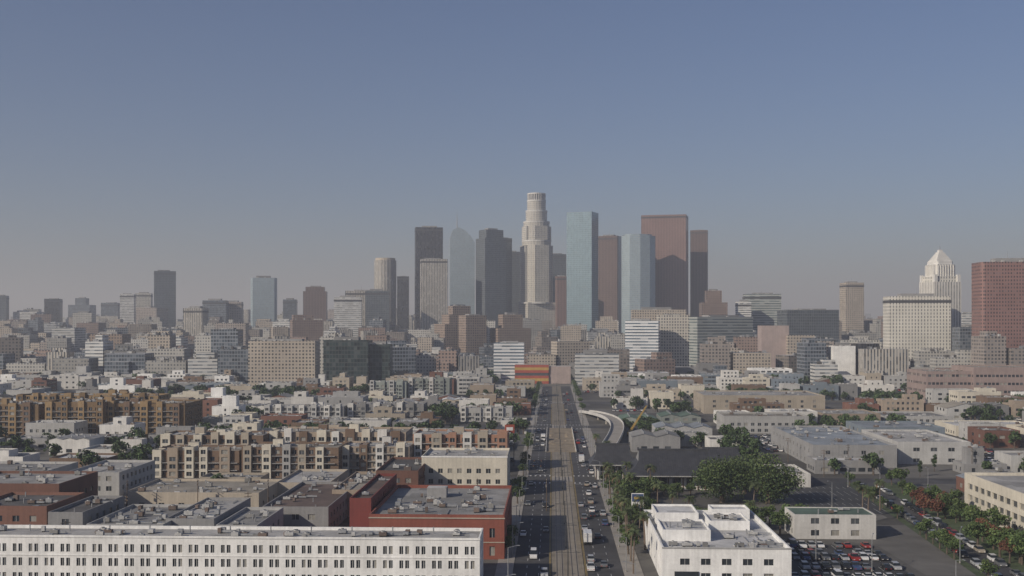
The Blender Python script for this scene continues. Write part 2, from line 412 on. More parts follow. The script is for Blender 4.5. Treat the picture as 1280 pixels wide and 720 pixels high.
# apartments with projecting bays
def apt(name, xl, xr, yt, d, dp, main, bays, mr, fh=3.1, seed=0, step=7.2):
    rr = random.Random(seed); w = (xr-xl)/K*d; h = Z_(yt, d); mb = MB()
    rows = mkrows(h-1.2, fh, .9, 1.7)
    wall(mb, (0, 0), (w, 0), 0, h-1, mkcols(w, 3.6, 1.9), rows, main, .35, rr=rr)
    wall(mb, (w, 0), (w, dp), 0, h-1, mkcols(dp, 4, 1.6), rows, main, .3, rr=rr)
    wall(mb, (w, dp), (0, dp), 0, h-1, [], [], main)
    wall(mb, (0, dp), (0, 0), 0, h-1, mkcols(dp, 4, 1.6), rows, main, .3, rr=rr)
    roof(mb, 0, w, 0, dp, h-1, .9, main, mr)
    u = rr.uniform(.3, 1.5); i = 0
    while u+4.2 < w:
        bw = rr.choice([3.4, 3.8, 4.4]); pr = rr.uniform(1., 1.7); hh = h+rr.uniform(-.9, .7); bm = bays[i % len(bays)]
        y0 = -pr; bk = rr.choice([1.2, 2.2, 5])
        wall(mb, (u, y0), (u+bw, y0), 0, hh, [(bw*.2, bw*.8)], mkrows(hh-.6, fh, .8, 1.8), bm, .3, rr=rr)
        mb.vq((u+bw, y0), (u+bw, bk), 0, hh, bm); mb.vq((u, bk), (u, y0), 0, hh, bm); mb.vq((u+bw, bk), (u, bk), h-2, hh, bm)
        roof(mb, u, u+bw, y0, bk, hh, .4, bm, mr, .2)
        nx = u+bw; nu = u+step+rr.uniform(-1., 1.6)
        for (a, b) in rows[1:]:
            if nu-nx > 1.6 and nu < w:
                z = a-.9
                mb.box(nx+.05, nu-.05, -1.1, -.01, z, z+.18, 'w_ltgray', None, True)
                mb.box(nx+.05, nu-.05, -1.1, -1.04, z+.9, z+1., 'metal_dark', None, True)
                for k in range(int((nu-nx)/.45)): mb.box(nx+.1+k*.45, nx+.14+k*.45, -1.09, -1.05, z+.18, z+.9, 'metal_dark')
        u = nu; i += 1
    clutter(mb, 1, w-1, 5, dp-1, h-1.9, int(w*dp/40), rr)
    for k in range(int(w/22)):
        x = rr.uniform(1, w-6); y = rr.uniform(6, max(7, dp-5)); mb.box(x, x+rr.uniform(3, 5), y, y+3.5, h-1.9, h+rr.uniform(.5, 2), rr.choice(bays), mr)
    occ(X_(xl, d), d, w, dp); return mb.obj(name, (X_(xl, d), d, 0), -A)
apt('apartment_building', 190, 300, 560, 468, 22, 'w_brown', ['w_cream', 'w_tan', 'w_cream'], 'r_tan', seed=1)
apt('apartment_building', 302, 424, 556, 466, 22, 'w_brown', ['w_beige', 'w_cream', 'w_ltgray'], 'r_tan', seed=2)
apt('apartment_building', 426, 512, 555, 474, 22, 'w_tan', ['w_cream', 'w_brown', 'w_offwhite'], 'r_light', seed=3)
apt('apartment_building', 516, 634, 540, 486, 24, 'w_orange', ['w_offwhite', 'w_beige', 'w_orange'], 'r_light', seed=4)
apt('apartment_building', 200, 330, 541, 510, 22, 'w_brown', ['w_cream', 'w_beige'], 'r_light', seed=5)
apt('apartment_building', 334, 508, 537, 520, 26, 'w_tan', ['w_cream', 'w_offwhite', 'w_brown'], 'r_tan', seed=6)
apt('ochre_apartment_building', -70, 50, 503, 630, 30, 'w_ochre_dark', ['w_ochre', 'w_ochre', 'w_brown'], 'r_tan', seed=7, step=9)
apt('ochre_apartment_building', 56, 132, 500, 622, 30, 'w_ochre_dark', ['w_ochre', 'w_ochre_dark'], 'r_tan', seed=8, step=9)
apt('ochre_apartment_building', 134, 232, 502, 626, 32, 'w_ochre_dark', ['w_ochre', 'w_brown', 'w_ochre'], 'r_tan', seed=9, step=9)
apt('ochre_apartment_building', 20, 200, 492, 668, 20, 'w_ochre', ['w_ochre_dark', 'w_ochre'], 'r_tan', seed=10, step=9)
apt('apartment_building', 330, 430, 506, 740, 22, 'w_gray', ['w_ltgray', 'w_offwhite'], 'r_light', seed=12, step=8)
apt('apartment_building', 434, 530, 503, 745, 22, 'w_gray', ['w_offwhite', 'w_gray'], 'r_light', seed=13, step=8)
apt('apartment_building', 575, 640, 508, 735, 22, 'w_ltgray', ['w_offwhite', 'w_ltgray'], 'r_light', seed=14, step=8)

# right side: white modern building
mb = MB(); d0 = 276; X0 = X_(828, d0)
rw = [(1.2, 2.8), (4.8, 6.4)]
w, dp, h = 32, 56, 9.2
wall(mb, (0, 0), (w, 0), 0, h, mkcols(w, 5.2, 2.4), rw, 'w_white', .3); wall(mb, (w, 0), (w, dp), 0, h, mkcols(dp, 6, 2), rw, 'w_white', .3)
wall(mb, (w, dp), (0, dp), 0, h, [], [], 'w_white'); wall(mb, (0, dp), (0, 0), 0, h, mkcols(dp, 5, 1.5), rw, 'w_white', .3)
roof(mb, 0, w, 0, dp, h, 1.2, 'w_white', 'r_white', .4)
def sub(x0, x1, y0, y1, z1, k='w_white', rfm='r_white'):
    for p, q in (((x0, y0), (x1, y0)), ((x1, y0), (x1, y1)), ((x1, y1), (x0, y1)), ((x0, y1), (x0, y0))): wall(mb, p, q, h-1.2, z1, [], [], k)
    roof(mb, x0, x1, y0, y1, z1, .6, k, rfm)
sub(1.5, 14, 14, 30, 11.0); sub(16, 27, 30, 44, 10.6); sub(2, 14, 38, 53, 11.4); sub(19, 30, 47, 55, 11)
clutter(mb, 16, 31, 2, 28, h-1.2, 22, rr); clutter(mb, 2, 13, 15, 29, 10.4, 9, rr); clutter(mb, 17, 26, 31, 43, 10., 7, rr); clutter(mb, 1, 14, 1, 13, h-1.2, 7, rr)
mb.box(3, 9, -.3, -.02, 0, 3.2, 'glass', None, True)
mb.box(-.12, w+.12, -.14, -.003, h-.3, h+.05, 'w_ltgray', None, True)
mb.obj('white_modern_building', (X0, d0, 0), -A); occ(X0, d0, w, dp)
bld('low_white_building', 993, 1094, 643, 334, 14, 'w_offwhite', 'r_green', nclut=5, bay=6, ww=2.5, rr=rr, par=.3)
# cream building at right edge, wall parallel to street
mb = MB(); w, dp, h = 46, 78, 13.4
rw = [(1., 2.9), (4.4, 6.4), (8.2, 10.2)]
wall(mb, (0, 0), (w, 0), 0, h, mkcols(w, 5, 3.4), rw, 'w_cream', .5); wall(mb, (w, 0), (w, dp), 0, h, [], [], 'w_cream')
wall(mb, (w, dp), (0, dp), 0, h, [], [], 'w_cream'); wall(mb, (0, dp), (0, 0), 0, h, mkcols(dp, 5.2, 4.2), rw, 'w_cream', .6, True)
roof(mb, 0, w, 0, dp, h, 1., 'w_cream', 'r_light', .4); clutter(mb, 2, w-2, 2, dp-2, h-1, 24, rr)
mb.obj('cream_office_building', (154.5, 306, 0), -A); occ(154.5, 306, w, dp)
# grey industrial complex
bld('grey_industrial_building', 1016, 1120, 556, 500, 96, 'w_gray', 'r_bluegray', nclut=50, bay=8, ww=2, fh=5, rr=rr)
bld('grey_industrial_building', 1122, 1212, 552, 512, 60, 'w_ltgray', 'r_light', nclut=30, bay=8, ww=3, fh=5, rr=rr)
bld('blue_grey_industrial_building', 1082, 1180, 534, 592, 40, 'w_blue', 'r_bluegray', nclut=16, bay=8, ww=3, fh=5, rr=rr)
bld('low_hall', 960, 1013, 592, 440, 30, 'w_offwhite', 'r_light', nclut=6, rr=rr)
bld('warehouse', 880, 1030, 494, 800, 60, 'w_beige', 'r_light', nclut=30, bay=9, ww=2, rr=rr)
bld('warehouse', 905, 1010, 520, 656, 30, 'w_ltgray', 'r_tan', nclut=14, rr=rr)
def shed(name, xl, xr, yt, d, dp, mw, mr, n): gable_shed(name, X_(xl, d), d, X_(xr, d)-X_(xl, d), dp, Z_(yt, d), mw, mr, rr, n); occ(X_(xl, d), d, X_(xr, d)-X_(xl, d), dp)
shed('green_roof_shed', 776, 822, 524, 725, 30, 'w_greenish', 'r_green', 2); shed('green_roof_shed', 826, 876, 521, 728, 30, 'w_greenish', 'r_green', 2)
shed('workshop_shed', 790, 850, 546, 560, 24, 'w_gray', 'r_gray', 2); shed('workshop_shed', 820, 890, 535, 612, 26, 'w_ltgray', 'r_bluegray', 3)
bld('white_office_building', 940, 990, 461, 1130, 30, 'w_white', 'r_white', bay=6, ww=4, rr=rr)
bld('warehouse', 1030, 1100, 517, 715, 40, 'w_tan', 'r_light', nclut=14, rr=rr)
bld('warehouse', 1105, 1190, 520, 722, 40, 'w_ltgray', 'r_gray', nclut=14, rr=rr)
bld('warehouse', 1195, 1300, 532, 640, 36, 'w_cream', 'r_white', nclut=12, rr=rr)

# jail / pinkish complex
for (a, b, t, d) in ((1158, 1215, 464, 905), (1217, 1330, 459, 900)):
    bld('detention_centre_building', a, b, t, d, 50, 'w_jail', 'r_tan', bay=3.2, ww=2.4, fh=6.5, sill=2.2, wh=2., nclut=14, rr=rr, mull=False)

# japanese temple
def temple(name, cx, cy, hw, hd, ze, zr):
    mb = MB()
    mb.box(cx-hw*.72, cx+hw*.72, cy-hd*.66, cy+hd*.66, 0, ze+.6, 'w_offwhite')
    for i in range(11):
        x = cx-hw*.72+i*hw*1.44/10; mb.box(x-.18, x+.18, cy-hd*.66-.2, cy-hd*.66-.003, 0, ze+.3, 'w_brown')
    for i in range(5): 
        x = cx-hw*.6+i*hw*.27; mb.box(x, x+hw*.16, cy-hd*.66-.1, cy-hd*.66-.002, .6, ze-1.2, 'glass')
    dz = zr-ze
    prof = [(1., 1., ze), (.88, .80, ze+dz*.17), (.78, .60, ze+dz*.37), (.72, .44, ze+dz*.56), (.70, .22, ze+dz*.79), (.69, .012, zr)]
    for (a, b) in zip(prof, prof[1:]):
        A0 = [(-a[0], -a[1]), (a[0], -a[1]), (a[0], a[1]), (-a[0], a[1])]; B0 = [(-b[0], -b[1]), (b[0], -b[1]), (b[0], b[1]), (-b[0], b[1])]
        for i in range(4):
            j = (i+1) % 4
            mb.face([(cx+A0[i][0]*hw, cy+A0[i][1]*hd, a[2]), (cx+A0[j][0]*hw, cy+A0[j][1]*hd, a[2]), (cx+B0[j][0]*hw, cy+B0[j][1]*hd, b[2]), (cx+B0[i][0]*hw, cy+B0[i][1]*hd, b[2])], 'tile' if not (i % 2 and a[1] < .5) else 'w_gray')
    mb.face([(cx-hw, cy-hd, ze-.01), (cx-hw, cy+hd, ze-.01), (cx+hw, cy+hd, ze-.01), (cx+hw, cy-hd, ze-.01)], 'w_brown')
    mb.box(cx-hw, cx+hw, cy-hd-.05, cy-hd+.1, ze-.3, ze+.05, 'w_ltgray', None, True)
    mb.box(cx-hw*.70, cx+hw*.70, cy-.35, cy+.35, zr-.2, zr+.6, 'tile', None, True)
    for s in (-1, 1): mb.box(cx+s*hw*.70-.3, cx+s*hw*.70+.3, cy-.45, cy+.45, zr-.1, zr+1.1, 'tile')
    for k in range(int(hw*2/.9)):
        x = cx-hw+.8+k*.9
        if abs(x-cx) < hw*.68:
            for a, b in zip(prof, prof[1:]): mb.tube((x, cy-hd*a[1], a[2]+.03), (x, cy-hd*b[1], b[2]+.03), .11, .11, 4, 'tile')
    return mb
def tmp(name, pxc, d, hw, hd, ze, zr):
    x = X_(pxc, d); temple(name, 0, 0, hw, hd, ze, zr).obj(name, (x, d+hd, 0), -A); occ(x-hw, d, 2*hw, 2*hd)
tmp('japanese_temple', 848, 428, 20, 14, 6, 14.5)
tmp('japanese_temple_hall', 768, 458, 10, 9, 6.5, 14)
tmp('japanese_temple_hall', 905, 480, 11, 8, 5, 10)
bld('temple_annex', 800, 870, 582, 478, 22, 'w_offwhite', 'r_dark', nclut=8, rr=rr)

# ------------------------------------------------------------------ mid distance landmarks (procedural facades)
def F(k, *a, **kw): M[k] = fac(k, *a, **kw)
F('f_beige', (.42, .37, .31), (.06, .065, .07), 3.4, 3.4, .5, .5)
F('f_lightgrid', (.52, .49, .43), (.07, .08, .09), 3.2, 3.5, .5, .55)
F('f_white_h', (.70, .71, .72), (.10, .14, .18), 9, 3.6, 1., .45, vary=.3)
F('f_darkgreen', (.05, .06, .06), (.03, .05, .05), 3., 4, .86, .8, gm=.3)
F('f_brown', (.27, .21, .17), (.05, .05, .055), 3.6, 3.6, .5, .55)
F('f_redgrid', (.25, .14, .12), (.05, .045, .05), 3., 3.8, .45, .5)
F('f_darkv', (.05, .05, .055), (.02, .022, .028), 3., 4, .6, 1., gm=.2)
F('f_beigev', (.46, .43, .38), (.10, .11, .12), 3.2, 4, .45, 1.)
F('f_glassblue', (.24, .31, .34), (.20, .29, .34), 3.2, 4, .8, .86, gm=.5, gr=.25, vary=.15, blinds=.02)
F('f_glasspale', (.33, .39, .42), (.27, .35, .40), 3.2, 4, .8, .7, gm=.4, gr=.3, vary=.12, blinds=.0)
F('f_glassgrey', (.14, .155, .165), (.10, .12, .14), 3.2, 4, .8, .8, gm=.4, gr=.25, vary=.3, blinds=.04)
F('f_redstone', (.25, .165, .145), (.13, .08, .072), 3.2, 4, .45, .9, gm=.2, vary=.2, blinds=.0)
F('f_brownstone', (.18, .13, .115), (.07, .05, .047), 3.2, 4, .5, .9, gm=.2, vary=.3, blinds=.0)
F('f_usbank', (.54, .51, .45), (.22, .23, .23), 3.4, 4, .5, .75, vary=.3, blinds=.0)
F('f_cityhall', (.64, .62, .56), (.17, .18, .18), 3.6, 4, .35, .62, vary=.3, blinds=.0)
F('f_cityhallv', (.66, .64, .59), (.26, .26, .26), 3.6, 4, .35, 1., vary=.3, blinds=.0)
F('f_greygreen', (.36, .38, .36), (.11, .14, .15), 8, 3.9, 1., .5, vary=.3)
F('f_any1', (.44, .43, .40), (.11, .12, .13), 3.3, 3.6, .5, .5, rnd=.45)
F('f_any2', (.33, .29, .26), (.08, .085, .09), 3.6, 3.6, .55, .55, rnd=.45)
F('f_any3', (.20, .22, .25), (.06, .08, .10), 3., 3.8, .8, .7, gm=.2, rnd=.4)
F('f_any4', (.60, .60, .58), (.17, .19, .21), 5., 3.6, 1., .4, rnd=.25)
F('f_any5', (.27, .20, .17), (.06, .06, .065), 3.6, 3.6, .5, .5, rnd=.3)

def rotpts(pts, a): c, s = math.cos(a), math.sin(a); return [(x*c-y*s, x*s+y*c) for x, y in pts]
def rect(w, d, cx=0, cy=0): return [(cx-w/2, cy-d/2), (cx+w/2, cy-d/2), (cx+w/2, cy+d/2), (cx-w/2, cy+d/2)]
def tower(name, xl, xr, yt, d, mat, rot=0, asp=.8, mr='r_gray', crown=True, steps=None, seed=None, cr=.0):
    a = math.radians(rot); S = (xr-xl)/K*d; w = S/(math.cos(a)+asp*abs(math.sin(a))); dp = w*asp; h = Z_(yt, d)
    cx = X_((xl+xr)/2, d); cy = d+S*.5; mb = MB(); rr = random.Random(seed if seed is not None else int(xl*7+yt))
    ch = lambda w, dp, c: [(-w/2+c, -dp/2), (w/2-c, -dp/2), (w/2, -dp/2+c), (w/2, dp/2-c), (w/2-c, dp/2), (-w/2+c, dp/2), (-w/2, dp/2-c), (-w/2, -dp/2+c)] if c else rect(w, dp)
    if steps:
        z = 0
        for (fw, yy) in steps:
            z1 = Z_(yy, d); mb.prism(ch(w*fw, dp*fw, cr), z, z1, mat, mr); z = z1
    else:
        mb.prism(ch(w, dp, cr), 0, h, mat, mr)
    fw = steps[-1][0] if steps else 1.
    zt = h if not steps else Z_(steps[-1][1], d)
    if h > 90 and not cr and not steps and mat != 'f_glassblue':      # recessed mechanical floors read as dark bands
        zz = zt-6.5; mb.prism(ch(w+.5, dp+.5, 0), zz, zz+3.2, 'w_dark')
    if crown:
        mb.prism(rect(w*fw*.55, dp*fw*.5, w*fw*.05*rr.uniform(-1, 1)), zt, zt+rr.uniform(2.5, 5), 'w_gray', mr)
        for i in range(3):
            x = rr.uniform(-.35, .2)*w*fw; y = rr.uniform(-.4, -.28)*dp*fw; mb.box(x, x+3, y, y+2.5, zt, zt+2.2, 'hvac')
        if rr.random() < .4: mb.tube((0, 0, zt), (0, 0, zt+rr.uniform(6, 14)), .3, .1, 5, 'metal')
        for (p, q) in ((0, 1), (1, 2), (2, 3), (3, 0)):
            r_ = rect(w*fw, dp*fw); P, Q = r_[p], r_[q]
            if not cr: mb.vq(P, Q, zt, zt+1.2, mat); mb.vq((Q[0]*.98, Q[1]*.98), (P[0]*.98, P[1]*.98), zt, zt+1.2, mat)
    s, t = toST(cx, cy); OCC.append((s-S*.55, s+S*.55, t-S*.55, t+S*.55))
    return mb.obj(name, (cx, cy, 0), a)

tw = tower
# mid ring
tw('beige_apartment_tower', 303, 390, 428, 1075, 'f_beige', -2, .35)
tw('dark_glass_office_block', 402, 460, 427, 1060, 'f_darkgreen', -2, .6, 'r_dark'); tw('dark_glass_office_block', 458, 488, 432, 1075, 'f_darkgreen', -2, .8, 'r_dark')
tw('white_banded_office_building', 617, 656, 430, 1220, 'f_white_h', -2, .8, 'r_white')
tw('white_banded_office_building', 783, 829, 402, 1290, 'f_white_h', -12, .6, 'r_white')
tw('beige_office_tower', 824, 863, 395, 1330, 'f_lightgrid', -2, .8); tw('beige_office_tower', 793, 862, 388, 1480, 'f_beige', -2, .4)
tw('grey_government_building', 862, 952, 397, 1450, 'f_greygreen', 24, .35)
tw('dark_office_block', 983, 1056, 388, 1500, 'f_glassgrey', 8, .5, 'r_dark')
tw('pink_museum_building', 953, 988, 407, 1290, 'w_pink', -2, .8, crown=False); tw('pink_museum_building', 986, 1020, 419, 1280, 'f_beige', -2, .8, crown=False)
tw('white_cube_building', 1042, 1071, 434, 1150, 'w_white', -2, .8, 'r_white'); tw('dark_office_block', 1071, 1101, 431, 1170, 'f_darkv', -2, .8, 'r_dark')
tw('beige_tower', 1056, 1081, 354, 1900, 'f_beige', 5, .9)
tw('red_grid_tower', 1237, 1318, 326, 1150, 'f_redgrid', -3, .5, 'r_brown', cr=3)
tw('office_block', 1202, 1238, 410, 1250, 'f_any3', -2, .8); tw('office_block', 1205, 1240, 392, 1600, 'f_any4', -2, .8)
tw('white_office_building', 720, 776, 444, 1150, 'f_any4', -2, .5, 'r_white'); 
tw('teal_office_building', 262, 297, 413, 1180, 'f_any3', -2, .7); tw('brick_office_block', 107, 152, 419, 1350, 'f_brown', -5, .6)
tw('brown_hotel_tower', 540, 605, 384, 1700, 'f_brown', 25, .7, steps=[(1., 405), (.7, 393), (.45, 383)]); tw('brown_hotel_tower', 572, 608, 395, 1640, 'f_brown', 25, .9)
tw('beige_stepped_building', 612, 664, 394, 1650, 'f_brown', 20, .7, steps=[(1., 410), (.6, 394)])
tw('grey_government_building', 934, 981, 368, 1800, 'f_greygreen', -5, .5, 'r_white'); tw('redbrick_tower', 878, 911, 364, 1750, 'f_any5', -2, .8, steps=[(1., 378), (.6, 364)])
tw('white_office_building', 922, 940, 378, 1780, 'f_any4', -2, .8)
# striped building
mb = MB(); w = 37; z = 0
for i, k in enumerate(['w_red', 'w_yellow', 'w_red', 'glass2', 'w_red', 'w_yellow', 'w_red']):
    e = .0 if k != 'glass2' else -.3; mb.box(-w/2-e, w/2+e, -9-e, 9+e, z, z+2.95, k, 'r_light'); z += 2.95
mb.box(w/2+.3, w/2+24, -7, 8, 0, 19, 'w_pink', 'r_white')
mb.obj('striped_red_yellow_building', (X_(665, 1200), 1210, 0), -A); occ(X_(644, 1200), 1200, 62, 20)
q0, q1 = toST(X_(636, 1150), 1150)[1], toST(X_(724, 1190), 1190)[1]; OCC.append((1020, 1215, q0, q1))
apt('apartment_building', 462, 508, 476, 960, 24, 'w_greenish', ['w_ltgray', 'w_greenish'], 'r_light', seed=21, step=8)
apt('apartment_building', 510, 562, 472, 965, 24, 'w_greenish', ['w_offwhite', 'w_greenish'], 'r_light', seed=22, step=8)

# City hall
mb = MB(); d = 1330
zt = lambda y: Z_(y, d)
def sq(mb, hw, z0, z1, m, top='w_white', c=0): 
    pts = [(-hw+c, -hw), (hw-c, -hw), (hw, -hw+c), (hw, hw-c), (hw-c, hw), (-hw+c, hw), (-hw, hw-c), (-hw, -hw+c)] if c else rect(2*hw, 2*hw)
    mb.prism(pts, z0, z1, m, top)
W0 = 17.5
sq(mb, W0, 0, zt(352), 'f_cityhallv'); sq(mb, W0*.86, zt(352), zt(345), 'f_cityhall'); 
for a in (-1, 1):
    for b in (-1, 1): mb.box(a*W0*.86-2, a*W0*.86+2, b*W0*.86-2, b*W0*.86+2, zt(352), zt(343), 'w_offwhite')
sq(mb, W0*.74, zt(345), zt(330), 'f_cityhallv', c=2.5)
for k in range(4):
    for j in range(-3, 4): mb.prism(rotpts(rect(1.1, 1.1, j*W0*.19, -W0*.76), k*math.pi/2), zt(345), zt(331), 'w_offwhite')
sq(mb, W0*.66, zt(330), zt(326), 'w_offwhite', c=2.5)
n = 8; za, zb = zt(326), zt(314)
for i in range(n):
    f0 = .56-.4*i/n; sq(mb, W0*f0, za+(zb-za)*i/n, za+(zb-za)*(i+1)/n, 'w_offwhite', 'w_ltgray')
sq(mb, W0*.13, zb, zt(311), 'w_offwhite'); mb.tube((0, 0, zt(311)), (0, 0, zt(305)), .5, .15, 6, 'metal')
mb.obj('city_hall_tower', (X_(1183, d), d+20, 0), -A+.2); occ(X_(1160, d), d, 40, 40)
tw('city_hall_block', 1121, 1199, 371, 1270, 'f_cityhall', -3, .4, 'r_tan', cr=0, crown=True)

# Downtown towers
tw('slab_tower', 187, 216, 339, 2500, 'f_glassgrey', 20, .5); tw('tower', 147, 166, 368, 2500, 'f_any4', 10, .8); tw('tower', 165, 187, 367, 2560, 'f_any1', 10, .8)
tw('tower', 52, 73, 374, 2700, 'f_darkv', 10, .8); tw('tower', -12, 6, 370, 2600, 'f_glassgrey', 10, .8); tw('tower', 84, 111, 373, 3000, 'f_any3', 0, .8, steps=[(1, 381), (.5, 373)])
tw('tower', 88, 113, 392, 2200, 'f_any1', 5, .8); tw('tower', 124, 146, 379, 2900, 'f_any3', 5, .8)
tw('beige_tower', 228, 254, 386, 1900, 'f_beigev', -4, .9); tw('tower', 250, 281, 376, 2300, 'f_any3', 6, .8); tw('tower', 279, 301, 378, 2350, 'f_any2', 6, .8)
tw('pale_glass_tower', 308, 344, 347, 2500, 'f_glasspale', 10, .8, cr=5); tw('tower', 352, 370, 375, 2500, 'f_any3', 6, .8)
tw('brown_tower', 376, 407, 360, 2350, 'f_brownstone', 6, .8, steps=[(1., 364), (.8, 359)])
tw('white_tower', 414, 451, 372, 2000, 'f_any4', 6, .8); tw('tower', 428, 470, 364, 2150, 'f_beigev', 6, .6); tw('tower', 454, 486, 364, 2120, 'f_glassgrey', 6, .8)
tw('tower', 495, 511, 346, 2600, 'f_darkv', 6, .8)
tw('dark_striped_tower', 516, 553, 284, 2350, 'f_darkv', 8, .6, 'r_dark'); tw('beige_striped_tower', 523, 559, 324, 2200, 'f_beigev', 8, .7)
tw('grey_glass_tower', 594, 633, 289, 2250, 'f_glassgrey', 30, .8, steps=[(1, 297), (.8, 287)]); tw('grey_glass_tower', 622, 640, 298, 2330, 'f_glassgrey', 30, .8); tw('grey_glass_tower', 632, 650, 315, 2420, 'f_glassgrey', 10, .8)
tw('tower', 686, 708, 318, 2500, 'f_glassgrey', 10, .8); tw('red_tower', 694, 710, 346, 2300, 'f_redstone', 10, .8)
tw('blue_glass_tower', 709, 750, 264, 2150, 'f_glassblue', -24, .75, 'r_bluegray', crown=False)
tw('brown_stone_tower', 748, 778, 295, 2350, 'f_brownstone', -20, .7)
tw('red_stone_tower', 804, 867, 267, 2250, 'f_redstone', -14, .6, 'r_brown', crown=False)
tw('brown_stone_tower', 864, 888, 288, 2400, 'f_brownstone', -12, .7)
# cylindrical towers
def rtower(name, xl, xr, segs, d, n=20):
    mb = MB(); cx = X_((xl+xr)/2, d); r = (xr-xl)/2/K*d; z = 0
    for f, y, m in segs:
        mb.ngon(0, 0, r*f, r*f, z, Z_(y, d), n, m, 'r_gray'); z = Z_(y, d)
    occ(cx-r, d, 2*r, 2*r); return mb, cx, r
mb, cx, r = rtower('x', 466, 494, [(1, 325, 'f_beigev'), (.9, 322, 'w_beige')], 2350); mb.obj('round_beige_tower', (cx, 2350+r, 0))
mb = MB(); w = 43/K*2180; h = Z_(294, 2180)
pts = [(-w/2, -w*.1), (-w*.3, -w*.27), (0, -w*.34), (w*.3, -w*.27), (w/2, -w*.1), (w/2, w*.4), (-w/2, w*.4)]
mb.prism(pts, 0, h, 'f_glasspale', 'r_gray'); mb.prism([(x*.8, y*.8) for x, y in pts], h, h+3, 'f_glasspale', 'r_gray')
mb.obj('curved_glass_tower', (X_(799, 2180), 2180+w*.35, 0), .1); occ(X_(777, 2180), 2180, w, w)
# crown tower
mb = MB(); d = 2300; cx = X_(671, d); m1 = d/K; z = 0
for hwpx, y, sh in ((23, 378, 'sq'), (19, 300, 'rd'), (17, 276, 'rd'), (14, 262, 'rd'), (12.2, 249, 'rd')):
    z1 = Z_(y, d); r = hwpx*m1
    if sh == 'sq': mb.prism(rotpts(rect(2*r*.8, 2*r*.8), .35), z, z1, 'f_usbank', 'r_light')
    else:
        mb.ngon(0, 0, r*.97, r*.97, z, z1, 24, 'f_usbank', 'r_light')
        if hwpx > 15:
            for k in range(4):
                q = rotpts(rect(r*1.0, r*.4, 0, -r*.78), k*math.pi/2+.35); mb.prism(q, z, z1-10, 'f_usbank', 'r_light')
    mb.ngon(0, 0, r*.99, r*.99, z1-2.5, z1+.6, 24, 'w_offwhite', 'r_light'); z = z1
mb.ngon(0, 0, 10.6*m1, 10.6*m1, z, Z_(241, d), 24, 'w_gray', 'r_light')
for i in range(24):
    a = i*math.pi/12; r = 11.1*m1; mb.prism(rotpts(rect(1.6, 1.4, r, 0), a), z, Z_(240, d), 'w_offwhite')
mb.ngon(0, 0, 11.5*m1, 11.5*m1, Z_(241.5, d), Z_(239.8, d), 24, 'w_offwhite')
mb.obj('crown_skyscraper', (cx, d+30, 0)); occ(cx-32, d, 64, 64)
# sail-topped tower with spire
mb = MB(); d = 2700; w = 31/K*d; dp = w*.6; zs = [Z_(y, d) for y in (298, 287, 284, 288, 295, 303)]
fx = [-.5, -.38, -.15, .12, .34, .5]
for (x0, za), (x1, zb) in zip(zip(fx, zs), list(zip(fx, zs))[1:]):
    for (yy, s) in ((-dp/2, 1), (dp/2, -1)):
        q = [(x0*w, yy, 0), (x1*w, yy, 0), (x1*w, yy, zb), (x0*w, yy, za)]; uv = [(x0*w, 0), (x1*w, 0), (x1*w, zb), (x0*w, za)]
        if s < 0: q = q[::-1]; uv = uv[::-1]
        mb.face(q, 'f_glasspale', uv)
    mb.face([(x0*w, -dp/2, za), (x1*w, -dp/2, zb), (x1*w, dp/2, zb), (x0*w, dp/2, za)], 'metal')
mb.vq((w/2, -dp/2), (w/2, dp/2), 0, zs[-1], 'f_glassgrey'); mb.vq((-w/2, dp/2), (-w/2, -dp/2), 0, zs[0], 'f_glasspale')
mb.tube((-w*.2, 0, zs[2]-5), (-w*.2, 0, Z_(264, d)), 1.5, .4, 6, 'metal')
mb.obj('spire_glass_tower', (X_(577, d), d+20, 0), .1); occ(X_(561, d), d, w, 40)

# ------------------------------------------------------------------ trees
def leafmat(name, c, v=.35):
    m, nt, b = newmat(name); b.inputs['Roughness'].default_value = .75
    oi = N(nt, 'ShaderNodeObjectInfo'); tc = N(nt, 'ShaderNodeTexCoord').outputs['Object']
    f = math_(nt, 'MULTIPLY', ramp(nt, noise(nt, tc, .6, 3), 1-v, 1+v), ramp(nt, oi.outputs['Random'], .75, 1.2, 0, 1))
    nt.links.new(mixc(nt, 1., c, gray(nt, f), 'MULTIPLY'), b.inputs['Base Color']); M[name] = m
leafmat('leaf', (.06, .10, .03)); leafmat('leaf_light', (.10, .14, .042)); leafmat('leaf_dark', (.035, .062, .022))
leafmat('leaf_red', (.15, .055, .035)); leafmat('leaf_orange', (.15, .085, .04)); leafmat('leaf_palm', (.08, .105, .042)); leafmat('leaf_dry', (.17, .12, .07))
M['bark'] = pm('bark', (.11, .085, .065), .95, .35, 1.)
M['palm_bark'] = pm('palm_bark', (.17, .13, .10), .95, .3, 1.5)
